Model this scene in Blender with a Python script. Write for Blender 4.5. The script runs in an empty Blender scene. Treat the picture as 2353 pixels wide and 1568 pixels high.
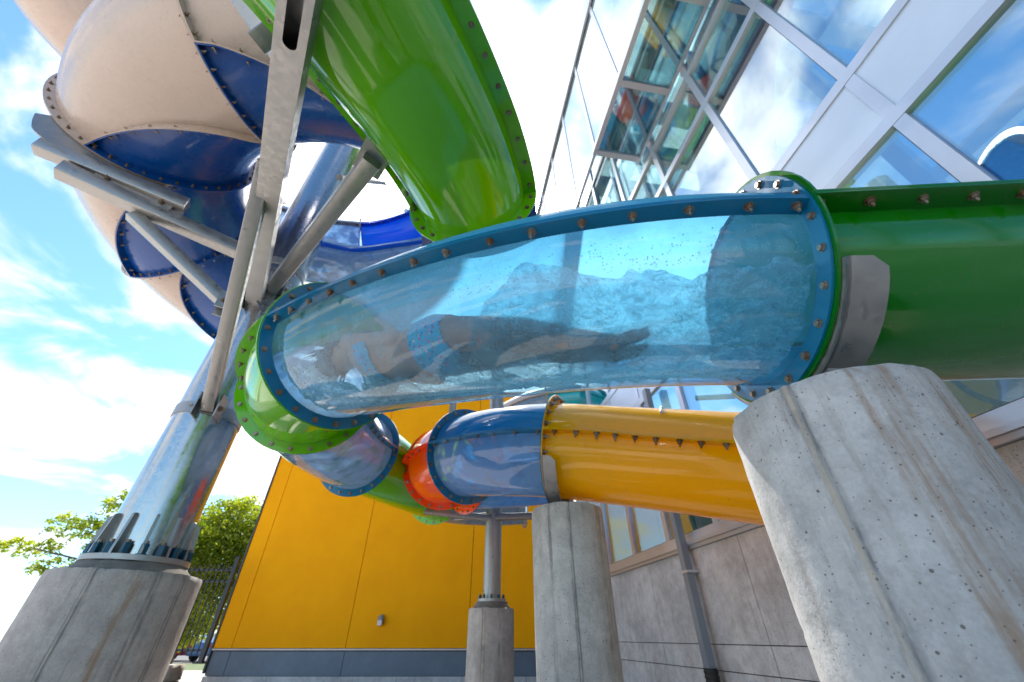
import bpy, bmesh, math, random
from mathutils import Vector, Matrix, noise, Quaternion
random.seed(7)
scene = bpy.context.scene
PI = math.pi
CAMZ = 1.25          # the camera's height; everything is laid out relative to the camera and lifted at the end
R = math.radians

# ------------------------------------------------------------------ camera
cam_d = bpy.data.cameras.new('camera'); cam = bpy.data.objects.new('camera', cam_d)
scene.collection.objects.link(cam); scene.camera = cam
cam_d.sensor_width = 36.0; cam_d.lens = 13.92; cam_d.clip_start = 0.05; cam_d.clip_end = 3000
cam.location = (0, 0, 0); cam.rotation_euler = (R(90 + 36.8), 0, 0)
cam_d.dof.use_dof = True; cam_d.dof.focus_distance = 1.75; cam_d.dof.aperture_fstop = 2.4

# ------------------------------------------------------------------ world, sun, exposure
SUN_EL, SUN_AZ = R(56), R(-12)        # azimuth from +Y towards +X
sun_dir = Vector((math.sin(SUN_AZ) * math.cos(SUN_EL), math.cos(SUN_AZ) * math.cos(SUN_EL), math.sin(SUN_EL)))
world = bpy.data.worlds.new('World'); scene.world = world; world.use_nodes = True
wn = world.node_tree; wn.nodes.clear()
def WN(t, **k):
    n = wn.nodes.new(t)
    for a, b in k.items(): setattr(n, a, b)
    return n
def wmath(op, a, b=None, c=None):
    n = WN('ShaderNodeMath', operation=op)
    for i, v in enumerate((a, b, c)):
        if v is None: continue
        if isinstance(v, (int, float)): n.inputs[i].default_value = v
        else: wn.links.new(v, n.inputs[i])
    return n.outputs[0]
sky = WN('ShaderNodeTexSky', sky_type='NISHITA', sun_disc=False, sun_elevation=SUN_EL, sun_rotation=SUN_AZ)
sky.air_density = 1.0; sky.dust_density = 0.7; sky.ozone_density = 1.0; sky.altitude = 200
tc = WN('ShaderNodeTexCoord'); sep = WN('ShaderNodeSeparateXYZ'); wn.links.new(tc.outputs['Generated'], sep.inputs[0])
zc = wmath('ADD', wmath('MAXIMUM', sep.outputs[2], 0.0), 0.22)
cx = wmath('DIVIDE', sep.outputs[0], zc); cy = wmath('DIVIDE', sep.outputs[1], zc)
com = WN('ShaderNodeCombineXYZ'); wn.links.new(cx, com.inputs[0]); wn.links.new(cy, com.inputs[1]); com.inputs[2].default_value = 5.3
nz = WN('ShaderNodeTexNoise'); nz.inputs['Scale'].default_value = 2.3; nz.inputs['Detail'].default_value = 9; nz.inputs['Roughness'].default_value = 0.52
nz.inputs['Distortion'].default_value = 0.35
wn.links.new(com.outputs[0], nz.inputs['Vector'])
nb = WN('ShaderNodeTexNoise'); nb.inputs['Scale'].default_value = 0.6; nb.inputs['Detail'].default_value = 2
wn.links.new(com.outputs[0], nb.inputs['Vector'])
dot = WN('ShaderNodeVectorMath', operation='DOT_PRODUCT'); wn.links.new(tc.outputs['Generated'], dot.inputs[0]); dot.inputs[1].default_value = sun_dir
glow = wmath('POWER', wmath('MAXIMUM', dot.outputs['Value'], 0.0), 5.0)       # thin cloud veils the sun and scatters its light forward
dens = wmath('ADD', wmath('ADD', nz.outputs[0], wmath('MULTIPLY', nb.outputs[0], 0.35)), wmath('ADD', wmath('MULTIPLY', glow, 0.28), wmath('MULTIPLY', wmath('SUBTRACT', 1.0, sep.outputs[2]), 0.045)))
cov = WN('ShaderNodeMapRange', interpolation_type='SMOOTHSTEP'); wn.links.new(dens, cov.inputs[0])
cov.inputs[1].default_value = 0.715; cov.inputs[2].default_value = 0.87
cb = wmath('ADD', 4.2, wmath('MULTIPLY', glow, 9.0))
cbn = wmath('MULTIPLY', cb, wmath('ADD', 0.38, wmath('MULTIPLY', nz.outputs[0], 1.05)))
ccol = WN('ShaderNodeMixRGB', blend_type='MULTIPLY'); ccol.inputs[0].default_value = 1.0
ccol.inputs[1].default_value = (1.0, 0.985, 0.96, 1); wn.links.new(cbn, ccol.inputs[2])
skb = WN('ShaderNodeMixRGB', blend_type='MULTIPLY'); skb.inputs[0].default_value = 1.0
wn.links.new(sky.outputs[0], skb.inputs[1]); skb.inputs[2].default_value = (0.58, 0.86, 1.0, 1)
mixs = WN('ShaderNodeMixRGB'); wn.links.new(cov.outputs[0], mixs.inputs[0]); wn.links.new(skb.outputs[0], mixs.inputs[1]); wn.links.new(ccol.outputs[0], mixs.inputs[2])
bg = WN('ShaderNodeBackground'); bg.inputs['Strength'].default_value = 0.15; wn.links.new(mixs.outputs[0], bg.inputs[0])
wout = WN('ShaderNodeOutputWorld'); wn.links.new(bg.outputs[0], wout.inputs[0])

sl = bpy.data.lights.new('sun', 'SUN'); sl.energy = 4.2; sl.angle = R(0.53); sl.color = (1.0, 0.96, 0.9)
sun = bpy.data.objects.new('sun', sl); scene.collection.objects.link(sun)
sun.rotation_euler = (-sun_dir).to_track_quat('-Z', 'Y').to_euler()
vs = scene.view_settings; vs.view_transform = 'Standard'; vs.look = 'None'; vs.exposure = 1.1; vs.gamma = 1.0; vs.use_curve_mapping = False
cy_ = scene.cycles
cy_.max_bounces = 10; cy_.transparent_max_bounces = 24; cy_.diffuse_bounces = 4; cy_.glossy_bounces = 4; cy_.transmission_bounces = 6
cy_.sample_clamp_indirect = 8.0; cy_.caustics_reflective = False; cy_.caustics_refractive = False

# ------------------------------------------------------------------ small helpers
LINK = scene.collection.objects.link
T_ = R(36.8); CT, ST = math.cos(T_), math.sin(T_)
def ray(X, Y):      # layout aid: direction of a point of the picture (2353 wide), used once to place things in the world
    k = 1024 / 2353.0; x = (X * k - 512) / 396.0; v = (341 - Y * k) / 396.0
    return Vector((x, CT - v * ST, ST + v * CT))
def lin(r, g, b):
    f = lambda c: (c / 255) / 12.92 if c <= 10 else (((c / 255) + 0.055) / 1.055) ** 2.4
    return (f(r), f(g), f(b), 1)
class MB:
    def __init__(s): s.v = []; s.f = []; s.m = []
    def add(s, vs_, fs, mi=0):
        o = len(s.v); s.v += [tuple(p) for p in vs_]; s.f += [tuple(i + o for i in f) for f in fs]; s.m += [mi] * len(fs)
    def box(s, c, size, mat=None, mi=0):
        x, y, z = (d / 2 for d in size)
        P = [Vector(p) for p in ((-x,-y,-z),(x,-y,-z),(x,y,-z),(-x,y,-z),(-x,-y,z),(x,-y,z),(x,y,z),(-x,y,z))]
        if mat: P = [mat @ p for p in P]
        c = Vector(c); s.add([p + c for p in P], [(0,3,2,1),(4,5,6,7),(0,1,5,4),(1,2,6,5),(2,3,7,6),(3,0,4,7)], mi)
    def beam(s, a, b, w, h, up=(0,0,1), bev=0.0, mi=0):
        a, b = Vector(a), Vector(b); t = (b - a).normalized(); sd = t.cross(Vector(up)).normalized(); u = sd.cross(t)
        if bev <= 0: prof = [(-w/2,-h/2),(w/2,-h/2),(w/2,h/2),(-w/2,h/2)]
        else:
            prof = []
            for (qx, qy, a0) in ((w/2-bev, -h/2+bev, -90), (w/2-bev, h/2-bev, 0), (-w/2+bev, h/2-bev, 90), (-w/2+bev, -h/2+bev, 180)):
                for k in range(3):
                    an = R(a0 + 45 * k); prof.append((qx + bev*math.cos(an), qy + bev*math.sin(an)))
        n = len(prof)
        V = [a + sd*x + u*y for x, y in prof] + [b + sd*x + u*y for x, y in prof]
        F = [(i, (i+1) % n, n+(i+1) % n, n+i) for i in range(n)] + [tuple(range(n))[::-1], tuple(range(n, 2*n))]
        s.add(V, F, mi)
    def cyl(s, a, b, r0, r1=None, n=24, caps=True, mi=0):
        a, b = Vector(a), Vector(b); r1 = r0 if r1 is None else r1
        t = (b - a).normalized(); sd = t.orthogonal().normalized(); u = t.cross(sd)
        V = [p + (sd*math.cos(2*PI*i/n) + u*math.sin(2*PI*i/n))*r for p, r in ((a, r0), (b, r1)) for i in range(n)]
        F = [(i, (i+1) % n, n+(i+1) % n, n+i) for i in range(n)]
        if caps: F += [tuple(range(n))[::-1], tuple(range(n, 2*n))]
        s.add(V, F, mi)
    def mesh(s, name, smooth=False, off=None):
        me = bpy.data.meshes.new(name)
        vv = s.v if off is None else [(x-off[0], y-off[1], z-off[2]) for x, y, z in s.v]
        me.from_pydata(vv, [], s.f); me.update()
        if any(s.m): me.polygons.foreach_set('material_index', s.m)
        if smooth: me.polygons.foreach_set('use_smooth', [True]*len(me.polygons))
        return me
def autosmooth(me, deg=35):
    me.polygons.foreach_set('use_smooth', [True]*len(me.polygons))
    bm = bmesh.new(); bm.from_mesh(me)
    for e in bm.edges:
        if len(e.link_faces) == 2 and e.calc_face_angle(0) > R(deg): e.smooth = False
    bm.to_mesh(me); bm.free()
def rootloc(p):
    while p is not None and p.parent is not None: p = p.parent
    return Vector(p.location) if p is not None else Vector((0,0,0))
def obj(name, me, mat=None, parent=None, label=None, cat=None, group=None, kind=None):
    o = bpy.data.objects.new(name, me); LINK(o)
    if me is not None and mat is not None and not me.materials:
        for m in (mat if isinstance(mat, (list, tuple)) else [mat]): me.materials.append(m)
    if parent is not None: o.parent = parent
    if label: o['label'] = label
    if cat: o['category'] = cat
    if group: o['group'] = group
    if kind: o['kind'] = kind
    return o
def part(name, mb, mat, parent, smooth=None, label=None, kind=None):     # mesh given in world coordinates, stored relative to its thing
    me = mb.mesh(name, off=rootloc(parent)); 
    if smooth is not None: autosmooth(me, smooth)
    return obj(name, me, mat, parent, label=label, kind=kind)
def thing(name, loc, label, cat, group=None):
    o = obj(name, None, None, None, label, cat, group); o.location = loc; o.empty_display_size = 0.2; return o

# ------------------------------------------------------------------ materials
class NT:
    def __init__(s, name):
        s.mat = bpy.data.materials.new(name); s.mat.use_nodes = True; s.t = s.mat.node_tree; s.t.nodes.clear()
        s.out = s.t.nodes.new('ShaderNodeOutputMaterial'); s.tc = s.t.nodes.new('ShaderNodeTexCoord')
    def n(s, t, ins=None, **k):
        n = s.t.nodes.new(t)
        for a, b in k.items(): setattr(n, a, b)
        for a, b in (ins or {}).items():
            if hasattr(b, 'is_output') or isinstance(b, bpy.types.NodeSocket): s.t.links.new(b, n.inputs[a])
            else: n.inputs[a].default_value = b
        return n
    def math(s, op, a, b=0.0, c=0.0): return s.n('ShaderNodeMath', {0: a, 1: b, 2: c}, operation=op).outputs[0]
    def noise(s, vec, sc, det=4, rough=0.55, dist=0.0):
        return s.n('ShaderNodeTexNoise', {'Vector': vec, 'Scale': sc, 'Detail': det, 'Roughness': rough, 'Distortion': dist}).outputs[0]
    def rng(s, v, a, b, c=0.0, d=1.0): return s.n('ShaderNodeMapRange', {0: v, 1: a, 2: b, 3: c, 4: d}).outputs[0]
    def mapv(s, vec, sc=(1,1,1), rot=(0,0,0)): return s.n('ShaderNodeMapping', {'Vector': vec, 'Scale': sc, 'Rotation': rot}).outputs[0]
    def mix(s, f, a, b, bt='MIX'): return s.n('ShaderNodeMixRGB', {0: f, 1: a, 2: b}, blend_type=bt).outputs[0]
    def bump(s, h, st=0.3, d=0.01): return s.n('ShaderNodeBump', {'Height': h, 'Strength': st, 'Distance': d}).outputs[0]
    def fres(s, nrm=None, f0=0.04):
        ge = s.n('ShaderNodeNewGeometry'); N = nrm if nrm is not None else ge.outputs['Normal']
        d = s.n('ShaderNodeVectorMath', {0: N, 1: ge.outputs['Incoming']}, operation='DOT_PRODUCT').outputs['Value']
        c = s.math('SUBTRACT', 1.0, s.math('MINIMUM', s.math('ABSOLUTE', d), 1.0)); return s.math('ADD', f0, s.math('MULTIPLY', s.math('POWER', c, 5.0), 1-f0))
    def princ(s, **k):
        ins = {a.replace('_', ' '): b for a, b in k.items()}
        return s.n('ShaderNodeBsdfPrincipled', ins).outputs[0]
    def mixs(s, f, a, b): return s.n('ShaderNodeMixShader', {0: f, 1: a, 2: b}).outputs[0]
    def done(s, sh): s.t.links.new(sh, s.out.inputs[0]); return s.mat
    @property
    def P(s): return s.tc.outputs['Object']

def gelcoat(name, col, trans=0.18, rough=0.1, tcol=None, dirt=0.25, inner=None):
    m = NT(name); big = m.noise(m.P, 1.6, 5); fine = m.noise(m.P, 60, 3)
    c = m.mix(m.rng(big, 0.35, 0.75, 0.0, dirt), col, tuple(x*0.78 + 0.012 for x in col[:3]) + (1,))
    run = m.noise(m.mapv(m.P, (11, 11, 0.9)), 1.0, 6, 0.65, 0.3)
    c = m.mix(m.rng(run, 0.56, 0.74, 0.0, dirt*0.9), c, tuple(x*0.55 + 0.06 for x in col[:3]) + (1,))
    spk = m.rng(m.noise(m.P, 34, 2, 0.7), 0.69, 0.74, 0.0, 0.4)
    c = m.mix(spk, c, (0.16, 0.13, 0.09, 1))
    if inner: c = m.mix(m.n('ShaderNodeNewGeometry').outputs['Backfacing'], inner, c)      # the riding surface has its own colour
    rg = m.rng(m.noise(m.P, 5, 6, 0.65), 0.3, 0.8, rough*0.6, rough*2.4)
    b = m.bump(big, 0.10, 0.03); 
    pr = m.princ(Base_Color=c, Roughness=rg, IOR=1.5, Coat_Weight=0.35, Coat_Roughness=0.05, Normal=b)
    if trans <= 0: return m.done(pr)
    tr = m.n('ShaderNodeBsdfTranslucent', {'Color': tcol or col, 'Normal': b}).outputs[0]
    return m.done(m.mixs(trans, pr, tr))
GREEN = gelcoat('green gelcoat', lin(98, 180, 0), 0.04, 0.06, lin(150, 215, 0))
GREEN_D = gelcoat('deep green gelcoat', lin(0, 112, 0), 0.08, 0.09, lin(40, 150, 0))
GREEN_I = gelcoat('deep green shell with blue inside', lin(0, 112, 0), 0.06, 0.09, lin(40, 150, 0), inner=lin(70, 180, 220))
TEALF = gelcoat('teal blue flange', lin(18, 118, 162), 0.16, 0.12, lin(70, 195, 235))
TEALM = gelcoat('mid teal gelcoat', lin(0, 118, 178), 0.38, 0.08, lin(60, 180, 240))
TEAL = gelcoat('teal blue gelcoat', lin(20, 125, 175), 0.66, 0.08, lin(140, 215, 245))
BLUE = gelcoat('royal blue gelcoat', lin(0, 74, 152), 0.12, 0.2, lin(0, 110, 220))
SKYB = gelcoat('bright blue gelcoat', lin(15, 115, 245), 0.45, 0.1, lin(60, 150, 255))
YELL = gelcoat('yellow gelcoat', lin(255, 192, 0), 0.25, 0.07, lin(255, 200, 0))
ORAN = gelcoat('orange gelcoat', lin(250, 92, 0), 0.3, 0.1, lin(255, 120, 0))
REDO = gelcoat('red orange gelcoat', lin(250, 82, 0), 0.35, 0.1, lin(255, 110, 0))
LIME = gelcoat('lime gelcoat', lin(190, 215, 40), 0.4, 0.15)
WHITE = gelcoat('white gelcoat', lin(192, 174, 162), 0.06, 0.22, dirt=0.5)
TURQ = gelcoat('turquoise gelcoat', lin(0, 190, 205), 0.15, 0.1)
MAGE = gelcoat('magenta gelcoat', lin(170, 20, 110), 0.1, 0.15)
def clear(name, tint, haze, hz=0.12, rough=0.03, bump=0.0):
    m = NT(name)
    nrm = m.bump(m.noise(m.P, 3.0, 4), 0.12, 0.02)
    fr = m.fres(nrm, 0.045)
    tr = m.n('ShaderNodeBsdfTransparent', {'Color': tint}).outputs[0]
    gl = m.n('ShaderNodeBsdfGlossy', {'Color': (1,1,1,1), 'Roughness': rough, 'Normal': nrm}).outputs[0]
    df = m.n('ShaderNodeBsdfTranslucent', {'Color': haze}).outputs[0]
    d2 = m.n('ShaderNodeBsdfDiffuse', {'Color': haze}).outputs[0]
    spots = m.rng(m.noise(m.P, 90, 2, 0.8), 0.66, 0.74, 0, 0.25)
    hzf = m.math('ADD', m.rng(m.noise(m.P, 7, 5, 0.6), 0.3, 0.75, hz*0.5, hz*1.5), spots)
    body = m.mixs(hzf, tr, m.mixs(0.5, df, d2))
    return m.done(m.mixs(m.math('MULTIPLY', fr, 1.15), body, gl))
CLEAR = clear('clear blue acrylic', (0.66, 0.88, 0.97, 1), lin(130, 198, 236), 0.34)
PALE = clear('pale clear blue acrylic', (0.62, 0.80, 0.93, 1), lin(150, 180, 212), 0.95)
CLEARB = clear('clear acrylic', (0.84, 0.95, 0.99, 1), lin(170, 210, 235), 0.03)
DBLUE = clear('milky blue acrylic', (0.45, 0.68, 0.90, 1), lin(105, 158, 212), 1.05)
def galv(name, base=0.5, rough=0.32, metal=0.9, streak=True):
    m = NT(name)
    vo = m.n('ShaderNodeTexVoronoi', {'Vector': m.P, 'Scale': 38.0}).outputs['Color']
    bw = m.n('ShaderNodeRGBToBW', {0: vo}).outputs[0]
    st = m.noise(m.mapv(m.P, (14, 14, 1.2)), 1.0, 5, 0.6); bl = m.noise(m.P, 3.5, 5)
    v = m.math('ADD', m.math('MULTIPLY', bw, 0.10), m.math('ADD', m.math('MULTIPLY', st, 0.16), m.math('MULTIPLY', bl, 0.22)))
    c = m.mix(v, tuple(base*x*0.62 for x in (1, 0.97, 0.93)) + (1,), tuple(min(1, base*x*1.5) for x in (1, 1, 0.99)) + (1,))
    rust = m.rng(m.noise(m.P, 6, 6, 0.7), 0.68, 0.76, 0, 0.35); c = m.mix(rust, c, (0.22, 0.13, 0.07, 1))
    rg = m.rng(m.math('ADD', bw, st), 0.5, 1.6, rough*0.7, rough*1.5)
    return m.done(m.princ(Base_Color=c, Metallic=metal, Roughness=rg, Normal=m.bump(m.math('ADD', bl, m.math('MULTIPLY', bw, 0.2)), 0.12, 0.01)))
GALV = galv('galvanised steel', 0.42, 0.38, 0.75)
GALVC = galv('bright galvanised column', 0.62, 0.2, 0.95)
BOLT = NT('bolt steel'); _b = BOLT.n
_c = BOLT.mix(BOLT.rng(BOLT.noise(BOLT.P, 90, 3), 0.4, 0.65), (0.34, 0.31, 0.26, 1), (0.22, 0.14, 0.08, 1)); _c = BOLT.mix(BOLT.rng(BOLT.n('ShaderNodeObjectInfo').outputs['Random'], .3, 1.0, 0.0, .8), _c, (0.20, 0.10, 0.045, 1))
BOLT = BOLT.done(BOLT.princ(Base_Color=_c, Metallic=0.7, Roughness=0.42))
NUTB = NT('blue coated nut'); NUTB = NUTB.done(NUTB.princ(Base_Color=NUTB.mix(NUTB.rng(NUTB.noise(NUTB.P, 40, 3), 0.5, 0.7), lin(10, 75, 100), lin(60, 70, 70)), Metallic=0.3, Roughness=0.4))
def concrete(name, base=(0.42, 0.40, 0.375), stain=0.5, holes=0.8, seams=(), brown=()):
    """seams / brown: angles (radians) round the object's own vertical axis where a rough casting seam or a rust-brown run sits"""
    m = NT(name); base = tuple(base)
    big = m.noise(m.P, 1.3, 6, 0.6); mid = m.noise(m.P, 9, 6, 0.65); fin = m.noise(m.P, 80, 4, 0.7)
    v = m.math('ADD', m.math('MULTIPLY', big, 0.45), m.math('ADD', m.math('MULTIPLY', mid, 0.35), m.math('MULTIPLY', fin, 0.2)))
    c = m.mix(m.rng(v, 0.41, 0.60), tuple(x*0.70 for x in base) + (1,), tuple(x*1.15 for x in base) + (1,))
    brk = m.rng(m.noise(m.P, 3.2, 5, 0.6), 0.42, 0.62)
    st = m.noise(m.mapv(m.P, (17, 17, 0.9)), 1.0, 6, 0.66, 0.5)
    c = m.mix(m.math('MULTIPLY', brk, m.rng(st, 0.52, 0.66, 0, stain)), c, (base[0]*0.50, base[1]*0.43, base[2]*0.36, 1))
    st2 = m.noise(m.mapv(m.P, (13, 13, 0.30)), 1.0, 5, 0.7, 0.2)
    c = m.mix(m.rng(st2, 0.645, 0.69, 0, stain), c, (0.13, 0.135, 0.14, 1))
    mot = m.noise(m.P, 22, 6, 0.72, 0.4); c = m.mix(m.rng(mot, 0.54, 0.66, 0, 0.38), c, tuple(x*0.62 for x in base) + (1,))
    crk = m.math('ABSOLUTE', m.math('SUBTRACT', m.noise(m.mapv(m.P, (2.3, 2.3, 0.8)), 1.0, 7, 0.6, 0.8), 0.5))
    c = m.mix(m.math('MULTIPLY', m.rng(crk, 0.0, 0.0016, 0.7, 0.0), brk), c, (0.10, 0.09, 0.08, 1))
    ef = m.noise(m.mapv(m.P, (4, 4, 0.8)), 1.0, 6, 0.68)
    c = m.mix(m.rng(ef, 0.58, 0.72, 0, 0.4), c, (0.68, 0.67, 0.65, 1))
    extra = None
    if seams or brown:
        sp = m.n('ShaderNodeSeparateXYZ', {0: m.P}); ang = m.math('ARCTAN2', sp.outputs[1], sp.outputs[0])
        wob = m.math('MULTIPLY', m.math('SUBTRACT', m.noise(m.mapv(m.P, (2, 2, 3)), 1.0, 5, 0.7), 0.5), 0.10)
        def band(a0, wd, jit=1.0):
            d = m.math('SUBTRACT', m.math('ADD', ang, m.math('MULTIPLY', wob, jit)), a0)
            d = m.math('ABSOLUTE', m.math('SUBTRACT', m.math('FLOORED_MODULO', m.math('ADD', d, PI), 2*PI), PI))
            return m.rng(d, wd*0.35, wd, 1.0, 0.0)
        br = m.noise(m.mapv(m.P, (10, 10, 1.6)), 1.0, 6, 0.7)
        for (a0, wd) in brown:
            c = m.mix(m.math('MULTIPLY', band(a0, wd, 3.0), m.rng(m.noise(m.mapv(m.P, (26, 26, 2.2)), 1.0, 6, 0.7), 0.42, 0.62, 0.0, 0.8)), c, (0.30, 0.20, 0.125, 1))
        for (a0, wd) in seams:
            b1 = band(a0, wd, 0.8); c = m.mix(m.math('MULTIPLY', b1, m.rng(br, 0.40, 0.50, 0, 0.9)), c, (0.16, 0.165, 0.175, 1))
            b2 = band(a0, wd*0.42, 0.5); c = m.mix(m.math('MULTIPLY', b2, m.rng(mid, 0.35, 0.6, 0.2, 0.9)), c, (0.50, 0.44, 0.36, 1)); extra = b2 if extra is None else m.math('MAXIMUM', extra, b2)
    pv = m.n('ShaderNodeVectorMath', {0: m.P, 1: m.mix(1.0, (0,0,0,1), (0,0,0,1))}, operation='ADD').outputs[0]
    def pits(scale, lo, hi, rad):
        vo = m.n('ShaderNodeTexVoronoi', {'Vector': m.P, 'Scale': scale, 'Randomness': 1.0})
        sel = m.n('ShaderNodeSeparateColor', {0: vo.outputs['Color']}).outputs[0]
        d = m.math('ADD', vo.outputs['Distance'], m.math('MULTIPLY', m.math('SUBTRACT', fin, 0.5), 0.16))
        return m.math('LESS_THAN', d, m.rng(sel, lo, hi, 0.0, rad))
    hh = m.math('MULTIPLY', m.math('MAXIMUM', pits(40.0, 0.66, 1.0, 0.19), m.math('MAXIMUM', pits(95.0, 0.55, 1.0, 0.26), pits(22.0, 0.9, 1.0, 0.10))), holes)
    c = m.mix(hh, c, (0.11, 0.085, 0.065, 1))
    h = m.math('SUBTRACT', m.math('ADD', m.math('MULTIPLY', mid, 0.4), m.math('MULTIPLY', fin, 0.3)), m.math('MULTIPLY', hh, 0.9))
    if extra is not None: h = m.math('ADD', h, m.math('MULTIPLY', extra, m.math('MULTIPLY', m.noise(m.P, 45, 5, 0.75), 1.2)))
    return m.done(m.princ(Base_Color=c, Roughness=0.88, Specular_IOR_Level=0.25, Normal=m.bump(h, 0.6, 0.01)))
CONC_W = concrete('wall concrete', (0.58, 0.575, 0.57), 0.4, 0.9)
GROUT = concrete('grout', (0.21, 0.19, 0.17), 0.4, 0.4)
STONE = concrete('stone block', (0.42, 0.38, 0.34), 0.3, 0.5)
def paint(name, col, rough=0.5, var=0.12, metal=0.0, sc=2.5, bumpy=0.0, spec=0.5):
    m = NT(name); n = m.noise(m.P, sc, 6, 0.6); f = m.noise(m.P, 120, 3)
    c = m.mix(m.rng(n, 0.3, 0.7), tuple(x*(1-var) for x in col[:3]) + (1,), tuple(min(1, x*(1+var)) for x in col[:3]) + (1,))
    k = {} if bumpy <= 0 else {'Normal': m.bump(f, bumpy, 0.003)}
    return m.done(m.princ(Base_Color=c, Roughness=rough, Metallic=metal, Specular_IOR_Level=spec, **k))
WALLY = paint('yellow rendered panel', lin(255, 168, 0), 0.7, 0.07, sc=1.2, bumpy=0.25, spec=0.12)
STRIP = paint('dark base panel', lin(92, 106, 122), 0.45, 0.12, 0.2)
TRIM = paint('dark trim', lin(66, 68, 74), 0.5, 0.1)
FLASH = paint('pale flashing', lin(190, 180, 178), 0.4, 0.08, 0.3)
ALU = paint('aluminium frame', lin(196, 202, 212), 0.32, 0.05, 0.55)
SPAN = paint('white spandrel panel', lin(206, 218, 232), 0.28, 0.03, 0.15)
GASK = paint('black gasket', lin(30, 30, 30), 0.6, 0.1)
PIPE = paint('grey downpipe', lin(128, 140, 152), 0.4, 0.06, 0.2)
BLACKP = paint('black plastic', lin(22, 22, 24), 0.5, 0.2)
FENCEM = paint('black fence paint', lin(34, 35, 40), 0.4, 0.2)
LAMPG = paint('grey lamp housing', lin(120, 118, 116), 0.4, 0.1, 0.4)
INTW = paint('interior wall', lin(214, 206, 182), 0.8, 0.08)
INTO = paint('interior ochre wall', lin(196, 170, 96), 0.8, 0.08)
def facade_glass(nm='coated facade glass', refl=0.34):
    m = NT(nm); nrm = m.bump(m.noise(m.P, 0.9, 2), 0.02, 0.05)
    fr = m.fres(nrm, 0.06)
    tr = m.n('ShaderNodeBsdfTransparent', {'Color': (0.50, 0.66, 0.68, 1)}).outputs[0]
    gl = m.n('ShaderNodeBsdfGlossy', {'Color': (0.86, 0.95, 1.0, 1), 'Roughness': 0.012, 'Normal': nrm}).outputs[0]
    return m.done(m.mixs(m.math('MINIMUM', m.math('ADD', fr, refl), 1.0), tr, gl))
FGLASS = facade_glass()
BGLASS = facade_glass('plain bay glass', 0.10)
def leafmat(name, c1, c2):
    m = NT(name); oi = m.n('ShaderNodeObjectInfo'); n = m.noise(m.P, 1.1, 3); n2 = m.noise(m.P, 9, 2)
    c = m.mix(m.rng(m.math('ADD', m.math('MULTIPLY', n, 0.5), m.math('MULTIPLY', n2, 0.5)), 0.4, 0.6), c1, c2)
    d = m.princ(Base_Color=c, Roughness=0.5); t = m.n('ShaderNodeBsdfTranslucent', {'Color': m.mix(1.0, c, (2.2, 2.2, 0.5, 1), 'MULTIPLY')}).outputs[0]
    return m.done(m.mixs(0.5, d, t))
LEAF = leafmat('sunny leaves', (0.09, 0.145, 0.014, 1), (0.30, 0.33, 0.03, 1))
LEAF2 = leafmat('dark leaves', (0.04, 0.085, 0.015, 1), (0.085, 0.13, 0.02, 1))
BARK = paint('bark', (0.10, 0.07, 0.045), 0.9, 0.4, sc=12, bumpy=0.6)

# ------------------------------------------------------------------ the ground
def ground_mat():
    m = NT('sunlit concrete paving'); a = m.noise(m.P, 0.35, 5); b = m.noise(m.P, 6, 6, 0.65)
    c = m.mix(m.rng(m.math('ADD', m.math('MULTIPLY', a, 0.6), m.math('MULTIPLY', b, 0.4)), 0.35, 0.65), (0.46, 0.40, 0.355, 1), (0.60, 0.54, 0.49, 1))
    return m.done(m.princ(Base_Color=c, Roughness=0.85, Normal=m.bump(b, 0.3, 0.01)))
g = MB(); g.add([(-900,-900,-1.25),(900,-900,-1.25),(900,900,-1.25),(-900,900,-1.25)], [(0,1,2,3)])
obj('ground', g.mesh('ground'), ground_mat(), kind='structure')
gg = MB(); gg.add([(-90,24,-1.246),(-2,24,-1.246),(-2,120,-1.246),(-90,120,-1.246)], [(0,1,2,3)])
gm = NT('grass verge'); gm = gm.done(gm.princ(Base_Color=gm.mix(gm.rng(gm.noise(gm.P, 3, 6), 0.3, 0.7), (0.05, 0.085, 0.02, 1), (0.11, 0.13, 0.035, 1)), Roughness=0.9))
gv = MB(); gv.add([(0.15,-8,-1.246),(6.5,-8,-1.246),(2.2,11.6,-1.246),(-7,11.6,-1.246),(-7,9.2,-1.246),(0.15,8.2,-1.246)], [(0,1,2,3,4,5)])  # unseen dark ground, added to cut bounce light on the green tube and pier
gvm = NT('added dark ground'); vv = gvm.n('ShaderNodeTexVoronoi', {'Vector': gvm.P, 'Scale': 30.0}); gvm = gvm.done(gvm.princ(Base_Color=gvm.mix(gvm.n('ShaderNodeRGBToBW', {0: vv.outputs['Color']}).outputs[0], (0.07, 0.068, 0.065, 1), (0.26, 0.25, 0.24, 1)), Roughness=0.9, Normal=gvm.bump(vv.outputs['Distance'], .8, .02)))
obj('added_bounce_damper', gv.mesh('added_bounce_damper'), gvm, kind='structure')
obj('lawn', gg.mesh('lawn'), gm, kind='structure')
ap = MB(); ap.add([(-70,30,-1.242),(-6,30,-1.242),(-6,46,-1.242),(-70,46,-1.242)], [(0,1,2,3)])
obj('car_park', ap.mesh('car_park'), paint('asphalt', (0.09, 0.088, 0.085), 0.85, 0.2, sc=4), kind='structure')

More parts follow.
